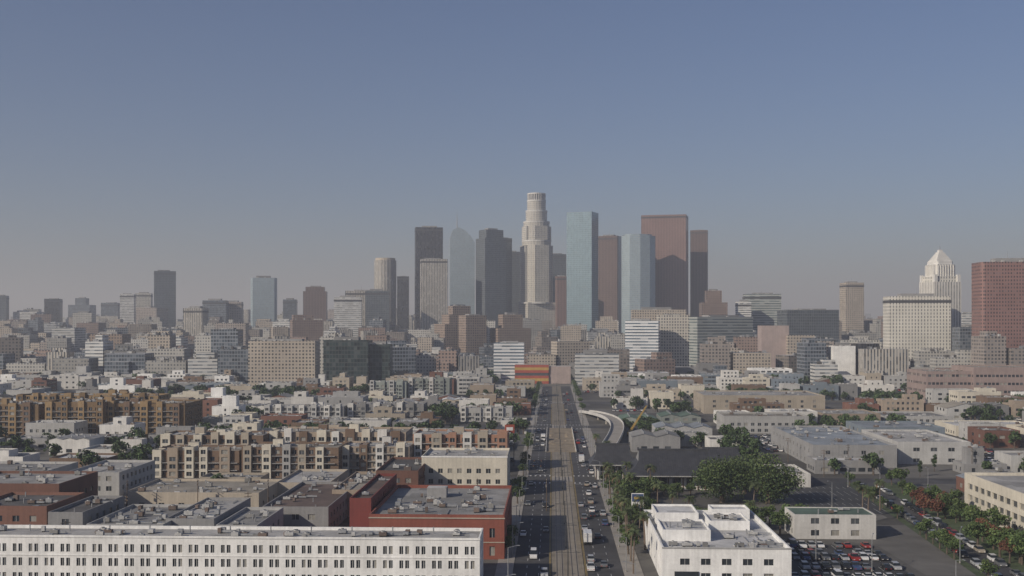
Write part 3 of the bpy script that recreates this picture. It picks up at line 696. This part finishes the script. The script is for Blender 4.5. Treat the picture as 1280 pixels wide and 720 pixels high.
def tree_mesh(name, r, h, ncl, nleaf, ls, mats, seed, flat=.75):
    rr = random.Random(seed); mb = MB(); zc = h-r*flat
    tr = max(.12, r*.07)
    mb.tube((0, 0, -.1), (.1, .05, zc*.6), tr*1.4, tr, 7, 'bark')
    for i in range(ncl):
        while True:
            x, y, z = rr.uniform(-1, 1), rr.uniform(-1, 1), rr.uniform(-1, 1)
            l = math.sqrt(x*x+y*y+z*z)
            if .35 < l < 1: break
        k = .74; c = Vector((x*r*k, y*r*k, zc+z*r*flat*k)); cr = r*rr.uniform(.24, .44)
        if i < 9: mb.tube((.1, .05, zc*.55), tuple(c), tr*.55, tr*.12, 4, 'bark')
        for j in range(nleaf):
            a = rr.uniform(0, 6.283); cz = rr.uniform(-.75, 1); sz = math.sqrt(max(0, 1-cz*cz)); q = cr*rr.uniform(.6, 1.08)
            p = c+Vector((math.cos(a)*sz*q, math.sin(a)*sz*q, cz*q*.85))
            n = Vector((rr.gauss(0, 1), rr.gauss(0, 1), rr.gauss(.5, 1))).normalized(); e = n.orthogonal().normalized(); g = n.cross(e)
            t = rr.uniform(0, 6.28); e, g = e*math.cos(t)+g*math.sin(t), g*math.cos(t)-e*math.sin(t)
            s_ = ls*rr.uniform(.6, 1.3)
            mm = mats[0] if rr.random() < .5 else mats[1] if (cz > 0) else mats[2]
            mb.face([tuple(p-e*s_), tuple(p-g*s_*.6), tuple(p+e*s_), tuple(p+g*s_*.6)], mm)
    return mb.mesh(name)
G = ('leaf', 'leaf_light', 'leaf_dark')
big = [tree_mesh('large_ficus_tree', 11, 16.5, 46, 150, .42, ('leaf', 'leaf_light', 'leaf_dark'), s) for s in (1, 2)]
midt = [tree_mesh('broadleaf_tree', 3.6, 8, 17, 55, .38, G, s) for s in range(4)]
lowt = [tree_mesh('broadleaf_tree', 4.5, 9, 12, 26, .75, ('leaf', 'leaf_dark', 'leaf_dark'), 20+s) for s in range(4)]
redt = [tree_mesh('autumn_tree', 3.2, 7.5, 16, 55, .34, ('leaf_red', 'leaf_orange', 'leaf_red'), 40+s) for s in range(2)]
cyp = [tree_mesh('cypress_tree', 1.7, 10, 20, 45, .3, ('leaf_dark', 'leaf', 'leaf_dark'), 50, flat=2.6)]
def palm_mesh(name, h, seed, nf=28, fl=3.0):
    rr = random.Random(seed); mb = MB(); lx, ly = rr.uniform(-.6, .6), rr.uniform(-.6, .6); prev = (0, 0, -.1)
    for i in range(1, 6):
        f = i/5; p = (lx*f*f, ly*f*f, h*f); mb.tube(prev, p, .3-.12*(f-.2), .3-.12*f, 7, 'palm_bark'); prev = p
    for i in range(14):
        a = rr.uniform(0, 6.28); mb.tube((lx, ly, h-.1), (lx+.55*math.cos(a), ly+.55*math.sin(a), h-1.1), .16, .05, 4, 'leaf_dry')
    for i in range(nf):
        a = rr.uniform(0, 6.283); up = rr.uniform(-.35, 1.2); L = fl*rr.uniform(.8, 1.1); pts = []
        x = z = 0; ang = up
        for k in range(6): pts.append((x, z)); x += math.cos(ang)*L/5; z += math.sin(ang)*L/5; ang -= .38
        m = 'leaf_palm' if up > -.1 else 'leaf_dry'
        for k in range(5):
            wd = [.12, .5, .62, .5, .3, .05]
            for s in (-1, 1):
                for q in range(2):
                    f0 = q*.5; f1 = f0+.32
                    (xa, za), (xb, zb) = pts[k], pts[k+1]
                    xa1, za1 = xa+(xb-xa)*f0, za+(zb-za)*f0; xb1, zb1 = xa+(xb-xa)*f1, za+(zb-za)*f1
                    W1 = wd[k]*s; c, n = math.cos(a), math.sin(a)
                    P = lambda r_, t_, z_: (lx+r_*c-t_*n, ly+r_*n+t_*c, h+z_)
                    mb.face([P(xa1, 0, za1), P(xb1, 0, zb1), P(xb1+.25, W1, zb1-.28), P(xa1+.28, W1, za1-.28)], m)
    return mb.mesh(name)
palms = [palm_mesh('palm_tree', h, i) for i, h in enumerate((9, 11, 13.5))]
rt = random.Random(5)
def put(me, name, x, y, sc=1., z=0): return inst(me, name, (x, y, z), rt.uniform(0, 6.28), sc*rt.uniform(.88, 1.12))
put(big[0], 'large_ficus_tree', X_(903, 402), 402, .95); put(big[1], 'large_ficus_tree', X_(962, 398), 400, 1.0); put(big[0], 'large_ficus_tree', X_(930, 425), 424, .8)
occ(X_(868, 395), 385, 40, 45)
for px, d in ((800, 352), (822, 385), (790, 405), (812, 420), (745, 560), (782, 440), (840, 372), (1078, 360), (1085, 372), (935, 352), (806, 318), (941, 356), (757, 520), (1100, 385), (860, 360), (775, 470)):
    put(rt.choice(palms), 'palm_tree', X_(px, d), d, .95)
for s in range(288, 500, 15):
    if 450 < s < 475: continue
    x, y = fromST(s, T0+32+rt.uniform(-.6, .6)); put(rt.choice(palms), 'palm_tree', x, y, .9)
for s in range(300, 690, 11):     # street trees on both pavements
    if any(a-6 < s < b+6 for a, b in CROSS): continue
    for t in (-2.2, 31.8):
        if t > 0 and s > 510: continue
        if rt.random() < (.35 if t < 0 else .7):
            x, y = fromST(s+rt.uniform(-2, 2), T0+t); put(rt.choice(midt), 'street_tree', x, y, rt.uniform(.6, .95))
for s in range(820, 1150, 12):
    for t in (-3, 32.5):
        if rt.random() < .4: x, y = fromST(s, T0+t); put(rt.choice(midt), 'street_tree', x, y, rt.uniform(.7, 1.))
for i in range(46):   # green belt around temple and white building
    d = rt.uniform(345, 455); s, t = d, T0+rt.uniform(35, 44 if d < 420 else 50); x, y = fromST(s, t); put(rt.choice(midt), 'broadleaf_tree', x, y, rt.uniform(.6, .95))
for i in range(14): d = rt.uniform(410, 424); put(rt.choice(midt), 'broadleaf_tree', X_(rt.uniform(800, 870), d), d, rt.uniform(.5, .7))
for px, d in ((905, 347), (925, 343), (950, 346), (975, 340), (985, 352), (940, 350), (962, 356), (890, 350), (875, 346), (1000, 362), (1010, 358)): put(rt.choice(midt), 'broadleaf_tree', X_(px, d), d, .9)
for px, d in ((1155, 372), (1172, 366), (1180, 380), (1228, 330), (1242, 318), (1258, 322), (1262, 300), (1150, 385)):
    put(rt.choice(redt), 'autumn_tree', X_(px, d), d, rt.uniform(.85, 1.15))
for px, d in ((1228, 340), (1245, 335), (1215, 350), (1275, 300), (1140, 395), (1165, 390), (1190, 372), (1200, 365), (1222, 318), (1250, 305)): put(rt.choice(midt), 'broadleaf_tree', X_(px, d), d, 1.1)
for px in range(1085, 1150, 9): put(rt.choice(lowt), 'broadleaf_tree', X_(px, 880), 880+rt.uniform(-8, 8), 1.3)
for px, d in ((1168, 486), (1205, 560), (1150, 470)): put(cyp[0], 'cypress_tree', X_(px, d), d, .9)
def grove(n, x0, x1, d0, d1, sc): 
    for i in range(n):
        d = rt.uniform(d0, d1); put(rt.choice(lowt), 'broadleaf_tree', X_(rt.uniform(x0, x1), d), d, sc)
grove(16, 232, 320, 585, 612, 1.1); grove(10, 150, 185, 480, 600, 1.); grove(14, 540, 575, 700, 760, 1.2); grove(12, 900, 960, 500, 650, 1.0); grove(14, 780, 830, 650, 700, .8)
grove(26, 250, 400, 880, 960, 1.3); grove(20, 880, 1000, 900, 960, 1.2); grove(20, 1000, 1150, 640, 700, 1.); grove(14, 1230, 1300, 800, 860, 1.2); grove(24, 0, 240, 700, 780, 1.1)
grove(10, 400, 520, 600, 640, 1.); grove(30, 860, 1150, 1150, 1230, 1.6); grove(14, 1100, 1260, 980, 1050, 1.3)

# ------------------------------------------------------------------ vehicles
M['tyre'] = pm('tyre', (.025, .025, .025), .9, .1); M['carglass'] = pm('car_glass', (.02, .025, .03), .08, .1)
M['headlamp'] = pm('headlamp', (.7, .7, .68), .2, .1); M['taillamp'] = pm('taillamp', (.35, .02, .02), .3, .1)
paints = {'white': (.68, .68, .67), 'silver': (.36, .37, .38), 'grey': (.14, .145, .15), 'black': (.02, .02, .022), 'blue': (.05, .08, .17), 'red': (.28, .03, .025), 'beige': (.35, .31, .25)}
for k, c in paints.items(): M['paint_'+k] = pm('paint_'+k, c, .3, .05, 1.)
def car_mesh(kind, paint):
    mb = MB(); P = 'paint_'+paint
    if kind == 'sedan': st = [(-2.3, .55, .6, 0), (-2.2, .8, .8, 0), (-1.3, .95, .95, 0), (-.55, .98, 1.42, 1), (.75, .98, 1.44, 1), (1.55, .98, 1.05, 0), (2.2, .92, .95, 0), (2.32, .6, .62, 0)]; W_ = .9
    elif kind == 'suv': st = [(-2.35, .6, .7, 0), (-2.25, .95, .95, 0), (-1.3, 1.1, 1.1, 0), (-.75, 1.12, 1.72, 1), (1.75, 1.12, 1.74, 1), (2.25, 1.1, 1.15, 0), (2.35, .7, .75, 0)]; W_ = .95
    elif kind == 'pickup': st = [(-2.8, .6, .7, 0), (-2.7, 1., 1., 0), (-1.5, 1.12, 1.12, 0), (-.9, 1.12, 1.78, 1), (.35, 1.12, 1.78, 1), (.6, 1.1, 1.12, 0), (2.75, 1.08, 1.1, 0), (2.8, .7, .75, 0)]; W_ = .98
    else: st = [(-2.6, .6, .8, 0), (-2.5, 1.1, 1.15, 0), (-1.9, 1.25, 1.3, 0), (-1.2, 1.3, 2.3, 1), (2.5, 1.3, 2.35, 1), (2.65, 1.25, 1.3, 0)]; W_ = 1.0
    wr = W_*.78
    for (a, b) in zip(st, st[1:]):
        for s in (-1, 1):
            f = [(s*W_, a[0], .3), (s*W_, b[0], .3), (s*W_, b[0], b[1]), (s*W_, a[0], a[1])]
            if s < 0: f = f[::-1]
            mb.face(f, P)
            ra = wr if a[3] else W_*.97; rb = wr if b[3] else W_*.97
            f = [(s*W_, a[0], a[1]), (s*W_, b[0], b[1]), (s*rb, b[0], b[2]), (s*ra, a[0], a[2])]
            if s < 0: f = f[::-1]
            mb.face(f, 'carglass' if (a[3] or b[3]) else P)
        ra = wr if a[3] else W_*.97; rb = wr if b[3] else W_*.97
        mb.face([(-ra, a[0], a[2]), (ra, a[0], a[2]), (rb, b[0], b[2]), (-rb, b[0], b[2])], 'carglass' if a[3] != b[3] else P)
    a = st[0]; b = st[-1]
    mb.face([(-W_, a[0], .3), (W_, a[0], .3), (W_, a[0], a[2]), (-W_, a[0], a[2])], P); mb.face([(W_, b[0], .3), (-W_, b[0], .3), (-W_, b[0], b[2]), (W_, b[0], b[2])], P)
    for s in (-1, 1):
        x = s*(W_-.25)
        mb.box(x-.2, x+.2, a[0]-.03, a[0]-.002, .5, .64, 'headlamp', None, True); mb.box(x-.2, x+.2, b[0]+.002, b[0]+.03, .5, .64, 'taillamp', None, True)
        mb.box(s*(W_+.09)-.08, s*(W_+.09)+.08, -.95, -.8, .95, 1.1, P, None, True)
        for y in (a[0]+.85, b[0]-.85): mb.tube((x+s*.02, y, .33), (x+s*.28, y, .33), .33, .33, 10, 'tyre'); mb.tube((x+s*.28, y, .33), (x+s*.29, y, .33), .18, .18, 8, 'metal')
    return mb.mesh('car')
CM = {}
def car(x, y, ang, name='car', rr=rt):
    k = rr.choices(['sedan', 'suv', 'pickup', 'van'], [5, 4, 1.2, .6])[0]; p = rr.choices(list(paints), [4, 4, 4, 4, 1.2, 1, .6])[0]
    if (k, p) not in CM: CM[(k, p)] = car_mesh(k, p)
    return inst(CM[(k, p)], name, (x, y, .015), ang)
def carST(s, t, fwd=True, name='car'):
    x, y = fromST(s, T0+t); car(x, y, -A+(math.pi if fwd else 0), name)   # mesh nose at -Y
for t, lo, hi, n, fwd in ((20.7, 200, 315, 5, True), (20.7, 345, 452, 3, True), (24., 200, 452, 14, True), (27.4, 230, 452, 10, True), (8.2, 200, 450, 3, False), (5.2, 200, 450, 2, False), (1.6, 330, 450, 4, False),
        (24.4, 475, 510, 2, True), (24.4, 530, 690, 4, True), (27.3, 475, 690, 5, True), (5.2, 475, 600, 3, False), (2., 475, 690, 5, False), (24, 710, 1100, 8, True), (20.9, 710, 1100, 6, True), (5, 710, 1100, 6, False), (1.9, 710, 1100, 6, False)):
    used = []
    for i in range(n):
        s = rt.uniform(lo, hi)
        if any(abs(s-u) < 7.5 for u in used) or any(a-1 < s < b+1 for a, b in CROSS): continue
        used.append(s); carST(s, t+rt.uniform(-.2, .2), fwd)
# box truck on the street
mb = MB(); mb.box(-1.2, 1.2, -1.6, 5, .9, 3.5, 'paint_white', None, True)
mb.box(-1.1, 1.1, -3.2, -1.9, .6, 1.6, 'paint_white', None, True); mb.prism([(-1.05, -2.9), (1.05, -2.9), (1.05, -1.9), (-1.05, -1.9)], 1.6, 2.5, 'carglass', 'paint_white'); mb.box(-.5, .5, -3, 4.8, .5, .89, 'metal_dark')
for y in (-2.6, 3.2, 4.2):
    for s in (-1, 1): mb.tube((s*.8, y, .48), (s*1.15, y, .48), .48, .48, 10, 'tyre')
tm = mb.mesh('box_truck')
for s, t, f in ((330, 20.8, 1), (520, 24, 1), (615, 5.2, 0)):
    x, y = fromST(s, T0+t); inst(tm, 'box_truck', (x, y, 0), -A+(math.pi if f else 0))

# parking lots
LOT = MB(); LM = MB()
def lot(s0, s1, t0, t1, fill=.8, mat='asphalt_dark', rowgap=17., reserve=True, z=.012):
    pts = [fromST(s0, t0), fromST(s0, t1), fromST(s1, t1), fromST(s1, t0)]
    LOT.face([(*p, z) for p in pts], mat)
    if reserve: OCC.append((s0, s1, t0, t1))
    s = s0+3.5
    while s < s1-3:
        t = t0+1.5
        while t < t1-1.5:
            a = fromST(s-2.5, t-1.3); b = fromST(s-2.5, t-1.2); c = fromST(s+2.5, t-1.2); d = fromST(s+2.5, t-1.3)
            LM.face([(*a, z+.005), (*b, z+.005), (*c, z+.005), (*d, z+.005)], 'white_paint')
            if rt.random() < fill:
                x, y = fromST(s+rt.uniform(-.3, .3), t+rt.uniform(-.1, .1)); car(x, y, -A+(math.pi if rt.random() < .5 else 0), 'parked_car')
            t += 2.65
        s += 5.4 if int((s-s0)/5.4) % 2 == 0 else rowgap-5.4
def lotpx(d0, d1, x0, x1, fill, **k):
    s0, t0 = toST(X_(x0, d0), d0); s1 = s0+(d1-d0); t1 = t0+(x1-x0)/K*d0; lot(s0, s1, t0, t1, fill, **k)
lotpx(262, 326, 995, 1180, .8)
lotpx(378, 453, 1015, 1190, .0)
lotpx(475, 494, 940, 1010, .8)
lotpx(560, 640, 960, 1010, .7, rowgap=15); lotpx(520, 690, 1215, 1290, .8, rowgap=15)
lotpx(524, 550, 830, 900, .7, rowgap=15); lotpx(380, 450, 40, 78, .5)
lotpx(820, 890, 1085, 1160, .7, rowgap=16); lotpx(980, 1080, 1020, 1180, .7)
LOT.obj('parking_lot'); LM.obj('parking_bay_markings')
# side road on the right with parked cars
mb = MB()
a, b, c, d = (118, 240, .02), (127, 240, .02), (148, 452, .02), (139, 452, .02)
mb.face([a, b, c, d], 'asphalt'); mb.obj('side_road')
for k in range(34):
    f = k/34; y = 244+f*200
    for o, pr in ((1.3, .8), (7.8, .75)):
        if rt.random() < pr: car(118+21*(y-240)/212+o, y, -.099, 'parked_car')
for k in range(26):
    y = 270+k*7; x = 118+21*(y-240)/212
    if rt.random() < .55: put(rt.choice(midt), 'broadleaf_tree', x-2.2, y, rt.uniform(.45, .8))
    if rt.random() < .6: put(rt.choice(midt), 'broadleaf_tree', x+13+rt.uniform(0, 4), y, rt.uniform(.6, 1.))
mb = MB(); mb.face([(115.5, 240, .03), (118, 240, .03), (139, 452, .03), (136.5, 452, .03)], 'grass'); mb.face([(127.5, 240, .03), (152, 240, .03), (156, 452, .03), (148.5, 452, .03)], 'grass'); mb.obj('grass_verge')
OCC.append((230, 460, 104, 150))

# ------------------------------------------------------------------ street furniture
mb = MB(); mb.tube((0, 0, 0), (0, 0, 9), .13, .08, 8, 'metal'); mb.tube((0, 0, 8.9), (2.4, 0, 9.5), .06, .05, 6, 'metal'); mb.box(2.1, 3., -.17, .17, 9.42, 9.56, 'metal', None, True); mb.ngon(0, 0, .25, .25, 0, .5, 8, 'concrete'); lampm = mb.mesh('street_lamp')
for s in range(180, 1100, 32):
    if any(a < s < b for a, b in CROSS): s += 20
    x, y = fromST(s, T0-.7); inst(lampm, 'street_lamp', (x, y, .14), -A); x, y = fromST(s+14, T0+29.7); inst(lampm, 'street_lamp', (x, y, .14), -A+math.pi)
for px, d in ((1040, 392), (1100, 415), (1160, 430), (1020, 300), (1090, 290), (1200, 300), (1195, 262), (1060, 440)): inst(lampm, 'street_lamp', (X_(px, d), d, 0), rt.uniform(0, 6))
mb = MB(); mb.tube((0, 0, 0), (0, 0, 7.6), .16, .12, 8, 'metal_dark'); mb.tube((-3.2, 0, 6.6), (3.2, 0, 6.6), .05, .05, 5, 'metal_dark'); mb.tube((-3, 0, 6.6), (0, 0, 7.4), .03, .03, 4, 'metal_dark'); mb.tube((3, 0, 6.6), (0, 0, 7.4), .03, .03, 4, 'metal_dark'); catm = mb.mesh('catenary_pole')
for s in range(130, 1100, 38):
    if any(a-1 < s < b+1 for a, b in CROSS): continue
    x, y = fromST(s, T0+14.35); inst(catm, 'catenary_pole', (x, y, .14), -A)
mb = MB()
for t in (12.3, 16.4): 
    p = fromST(130, T0+t); q = fromST(1100, T0+t); mb.tube((*p, 6.2), (*q, 6.2), .025, .025, 4, 'metal_dark')
mb.obj('overhead_wires')
mb = MB(); mb.tube((0, 0, 0), (0, 0, 11.5), .17, .11, 7, 'wood')
for z in (10.9, 9.9): mb.box(-1.3, 1.3, -.07, .07, z, z+.14, 'wood', None, True); [mb.ngon(x, 0, .05, .05, z+.14, z+.32, 5, 'w_ltgray') for x in (-1.2, -.6, .6, 1.2)]
mb.ngon(.45, 0, .28, .28, 8.2, 9.2, 8, 'metal'); polem = mb.mesh('utility_pole')
for k in range(9):
    x = -180+k*24; 
    inst(polem, 'utility_pole', (x, 377+k*.8, 0), 1.57)
for px, d in ((82, 300), (158, 345), (310, 352), (432, 372), (20, 405), (160, 440), (1215, 480), (1060, 492), (985, 520), (1030, 470), (1250, 600)): inst(polem, 'utility_pole', (X_(px, d), d, 0), rt.uniform(0, 3))
# traffic signals
mb = MB(); mb.tube((0, 0, 0), (0, 0, 6.4), .12, .09, 8, 'metal_dark'); mb.tube((0, 0, 6.2), (6.5, 0, 6.6), .07, .05, 6, 'metal_dark')
for x in (3.2, 6.2): mb.box(x-.17, x+.17, -.2, .1, 5.9, 6.9, 'metal_dark', None, True); [mb.tube((x, -.2, z), (x, -.3, z), .1, .1, 8, k) for z, k in ((6.7, 'taillamp'), (6.4, 'w_yellow'), (6.1, 'leaf_dark'))]
sigm = mb.mesh('traffic_light')
for a, b in CROSS:
    for s, t, r in ((b+1, 29.6, math.pi), (a-1, -.6, 0), (b+1, -.6, 0), (a-1, 29.6, math.pi)): x, y = fromST(s, T0+t); inst(sigm, 'traffic_light', (x, y, .14), -A+r)
# pylon sign, banner
mb = MB(); mb.box(-.2, .2, -.2, .2, 0, 5, 'metal'); mb.box(-2, 2, -.25, .25, 4, 9.5, 'w_white', None, True); mb.box(-1.85, 1.85, -.31, -.252, 6.8, 9.3, 'paint_blue', None, True); mb.box(-1.85, 1.85, -.31, -.252, 4.3, 5.6, 'w_blue', None, True); mb.box(-1.2, 1.2, -.34, -.312, 7.6, 8.4, 'w_yellow', None, True)
mb.obj('pylon_sign', (X_(797, 362), 362, 0), -.05)
mb = MB(); mb.tube((-2, 0, 0), (-2, 0, 16), .15, .15, 6, 'metal_dark'); mb.tube((2, 0, 0), (2, 0, 16), .15, .15, 6, 'metal_dark'); mb.box(-2.2, 2.2, -.3, .0, 15, 19, 'w_red', None, True); mb.box(-1.5, 1.5, -.36, -.302, 16.3, 17.8, 'w_white', None, True)
mb.obj('billboard', (X_(637, 505), 505, 0), .2)
# mobile crane
mb = MB(); mb.box(-1.4, 1.4, -4, 5, .8, 2, 'w_yellow', None, True); mb.box(-1.2, .2, -3.5, -1, 2, 3.6, 'w_yellow', 'w_yellow'); mb.box(-1.1, .1, -3.56, -3.502, 2.5, 3.4, 'carglass')
for y in (-3, -1, 2, 4): mb.tube((-1.5, y, .6), (1.5, y, .6), .6, .6, 10, 'tyre')
for s in (-.4, .4):
    for z in (0, .8): mb.tube((s, 1, 2.4+z), (s*.5+10, 5, 17+z*.5), .2, .16, 4, 'w_yellow')
for k in range(12): 
    f = k/12; mb.tube((.4-.2*f+f*10*.98, 1+4*f, 2.4+14.6*f), (-.2+10*(f+.06), 1+4*(f+.06), 3.2+14.6*(f+.06)), .08, .08, 4, 'w_yellow')
mb.tube((10, 5, 17), (10, 5, 7), .05, .05, 4, 'metal_dark')
mb.obj('mobile_crane', (X_(788, 640), 640, 0), 0); OCC.append((615, 690, T0+55, T0+90))

# ------------------------------------------------------------------ filler city
rf = random.Random(99)
nearW = ['w_ltgray', 'w_beige', 'w_gray', 'w_offwhite', 'w_tan', 'w_cream', 'w_redbrick2', 'w_white', 'w_brown', 'w_blue', 'w_offwhite', 'w_ltgray', 'w_gray', 'w_ltgray']
nearR = ['r_gray', 'r_light', 'r_light', 'r_white', 'r_tan', 'r_dark', 'r_bluegray', 'r_gray', 'r_white', 'r_light']
def inview(x, y, m=25): return abs(x) < .47*y+m
cnt = 0
def fill(s0, s1, cw, cd, hfun, street_every, sw, pb, kind):
    global cnt
    s = s0; j = 0
    while s < s1:
        tmax = .5*s+60; t = -tmax; i = 0
        while t < tmax:
            w = cw*rf.uniform(.5, 1.35); dp = cd*rf.uniform(.6, 1.)
            if i % street_every == street_every-1: t += sw
            x, y = fromST(s+rf.uniform(0, 3), t)
            if inview(x, y, 30) and free(s, s+dp+3, t, t+w):
                q = rf.random()
                if q < pb:
                    h = hfun(s, x/y*K+640)
                    if kind == 'near':
                        if rf.random() < .12 and h < 14: gable_shed('shed_building', x, y, w, dp, min(h, 8), rf.choice(nearW), rf.choice(nearR), rf, rf.choice([1, 2, 3]))
                        else: building('low_rise_building', x, y, w, dp, h, rf.choice(nearW), rf.choice(nearR), bay=rf.choice([3.4, 4, 5, 6.5, 9]), ww=rf.choice([1.2, 1.6, 2, 3]), fh=rf.choice([3.3, 3.8, 5]), nclut=int(w*dp/42), rr=rf, bulk=rf.random() < .4, reserve=False, mull=False)
                    else:
                        mb = MB(); fm = rf.choice(['f_any1', 'f_any1', 'f_any2', 'f_any3', 'f_any4', 'f_any5', 'w_ltgray', 'w_offwhite', 'w_gray', 'w_beige', 'f_any4'] if h < 26 else ['f_any1', 'f_any1', 'f_any2', 'f_any3', 'f_any4', 'f_any5', 'f_beige', 'f_beigev']); rm = rf.choice(nearR)
                        mb.prism(rect(w, dp, w/2, dp/2), 0, h, fm, rm)
                        if rf.random() < .6: ww_ = w*rf.uniform(.3, .7); mb.prism(rect(ww_, dp*.6, rf.uniform(ww_/2, w-ww_/2), dp*.55), h, h+rf.uniform(3, 8), fm, 'r_gray')
                        if rf.random() < .4: ww_ = w*rf.uniform(.3, .6); mb.prism(rect(ww_, 6, rf.uniform(ww_/2, w-ww_/2), -3.02), 0, h*rf.uniform(.4, .8), fm, rm)
                        for z in range(4): xx = rf.uniform(.05, .8)*w; mb.box(xx, xx+rf.uniform(1.5, 4), 2, 5, h, h+rf.uniform(1.5, 3), rf.choice(['hvac', 'r_dark', 'metal']))
                        mb.obj('city_building', (x, y, 0), -A+rf.choice([0, 0, 0, .1, .35]))
                    cnt += 1
                elif q < pb+.1 and kind == 'near':
                    lot(s, s+dp, t, t+w, .6, reserve=False, z=.012, rowgap=15)
                if rf.random() < (.8 if s < 1700 else .3):
                    for k in range(rf.choice([1, 2, 3, 4, 5])):
                        xx, yy = fromST(s-rf.uniform(.5, 3), t+rf.uniform(0, w)); inst(rf.choice(lowt), 'broadleaf_tree', (xx, yy, 0), rf.uniform(0, 6), rf.uniform(.6, 1.15)*(1 if s < 1100 else 1.5))
            t += w+rf.uniform(.5, 4); i += 1
        s += cd+(3 if j % 2 == 0 else sw); j += 1
LOT = MB(); LM = MB()
fill(400, 560, 24, 22, lambda s, p: rf.uniform(4.5, 9), 4, 10, .78, 'near')
fill(560, 1130, 27, 25, lambda s, p: max(4, min(rf.uniform(5, 11)+(s-560)*.01, 65-(465-405)*s/K)), 5, 12, .84, 'near')
LOT.obj('parking_lot'); LM.obj('parking_bay_markings')
def hmid(s, p):
    y = rf.uniform(440, 474) if rf.random() < .85 else rf.uniform(418, 440)
    return max(7, min(Z_(y, s), 70))
fill(1130, 1700, 33, 30, hmid, 5, 16, .9, 'mid')
def hm2(s, p):
    y = rf.uniform(412, 442) if rf.random() < .82 else rf.uniform(399, 412)
    return max(9, Z_(y, s))
fill(1700, 2300, 38, 42, hm2, 6, 18, .85, 'mid')
def hm3(s, p):
    y = rf.uniform(400, 415) if rf.random() < .75 else rf.uniform(384 if p < 660 else 394, 400)
    return max(12, Z_(y, s))
fill(2300, 3100, 50, 80, hm3, 4, 30, .6, 'mid')
# distant mass of buildings
mb = MB()
for i in range(1500):
    s = 3100+rf.random()**1.5*9000; t = rf.uniform(-.5, .5)*s; x, y = fromST(s, t); w = rf.uniform(30, 90); h = rf.uniform(8, 30) if rf.random() < .85 else rf.uniform(40, 50+(s-3100)*.012+30)
    mb.prism(rect(w, w*.7, x, y), 0, h, rf.choice(['f_any1', 'f_any2', 'f_any4', 'w_gray']), 'r_light')
mb.obj('distant_city_buildings')

# ------------------------------------------------------------------ haze, sky, sun, camera
m = bpy.data.materials.new('haze'); m.use_nodes = True; nt = m.node_tree; nt.nodes.clear()
o = N(nt, 'ShaderNodeOutputMaterial'); v = N(nt, 'ShaderNodeVolumeScatter')
v.inputs['Color'].default_value = (.84, .89, 1, 1); v.inputs['Density'].default_value = .00018; v.inputs['Anisotropy'].default_value = .1
nt.links.new(v.outputs[0], o.inputs['Volume']); M['haze'] = m
mb = MB(); mb.box(-14000, 14000, -1400, 26000, -3, 520, 'haze', None, True); mb.obj('haze')

sun_el, sun_az = math.radians(28), math.radians(-126)   # azimuth clockwise from +Y
sd = Vector((math.sin(sun_az)*math.cos(sun_el), math.cos(sun_az)*math.cos(sun_el), math.sin(sun_el)))
w = bpy.data.worlds.new('World'); scn.world = w; w.use_nodes = True; nt = w.node_tree
bg = nt.nodes['Background']; sk = N(nt, 'ShaderNodeTexSky', sky_type='NISHITA'); sk.sun_disc = False
sk.sun_elevation = sun_el; sk.sun_rotation = sun_az % (2*math.pi); sk.air_density = 1.; sk.dust_density = 1.3; sk.ozone_density = 3.
tint = mixc(nt, 1.0, sk.outputs[0], (.97, .97, 1.16), 'MULTIPLY')
nt.links.new(tint, bg.inputs[0]); bg.inputs[1].default_value = .06
l = bpy.data.lights.new('sun', 'SUN'); l.energy = 3.9; l.angle = math.radians(.5); l.color = (1, .90, .77)
so = bpy.data.objects.new('sun', l); so.rotation_euler = sd.to_track_quat('Z', 'Y').to_euler(); col.objects.link(so)
cam = bpy.data.cameras.new('camera'); co = bpy.data.objects.new('camera', cam); col.objects.link(co)
cam.sensor_width = 36; cam.lens = 36*K/1280; cam.shift_y = 45/1280; cam.clip_start = 1; cam.clip_end = 60000
co.location = (0, 0, H); co.rotation_euler = (math.pi/2, 0, 0); scn.camera = co
scn.view_settings.view_transform = 'Standard'; scn.view_settings.look = 'None'; scn.view_settings.exposure = 0
print('filler', cnt, 'objects', len(bpy.data.objects))
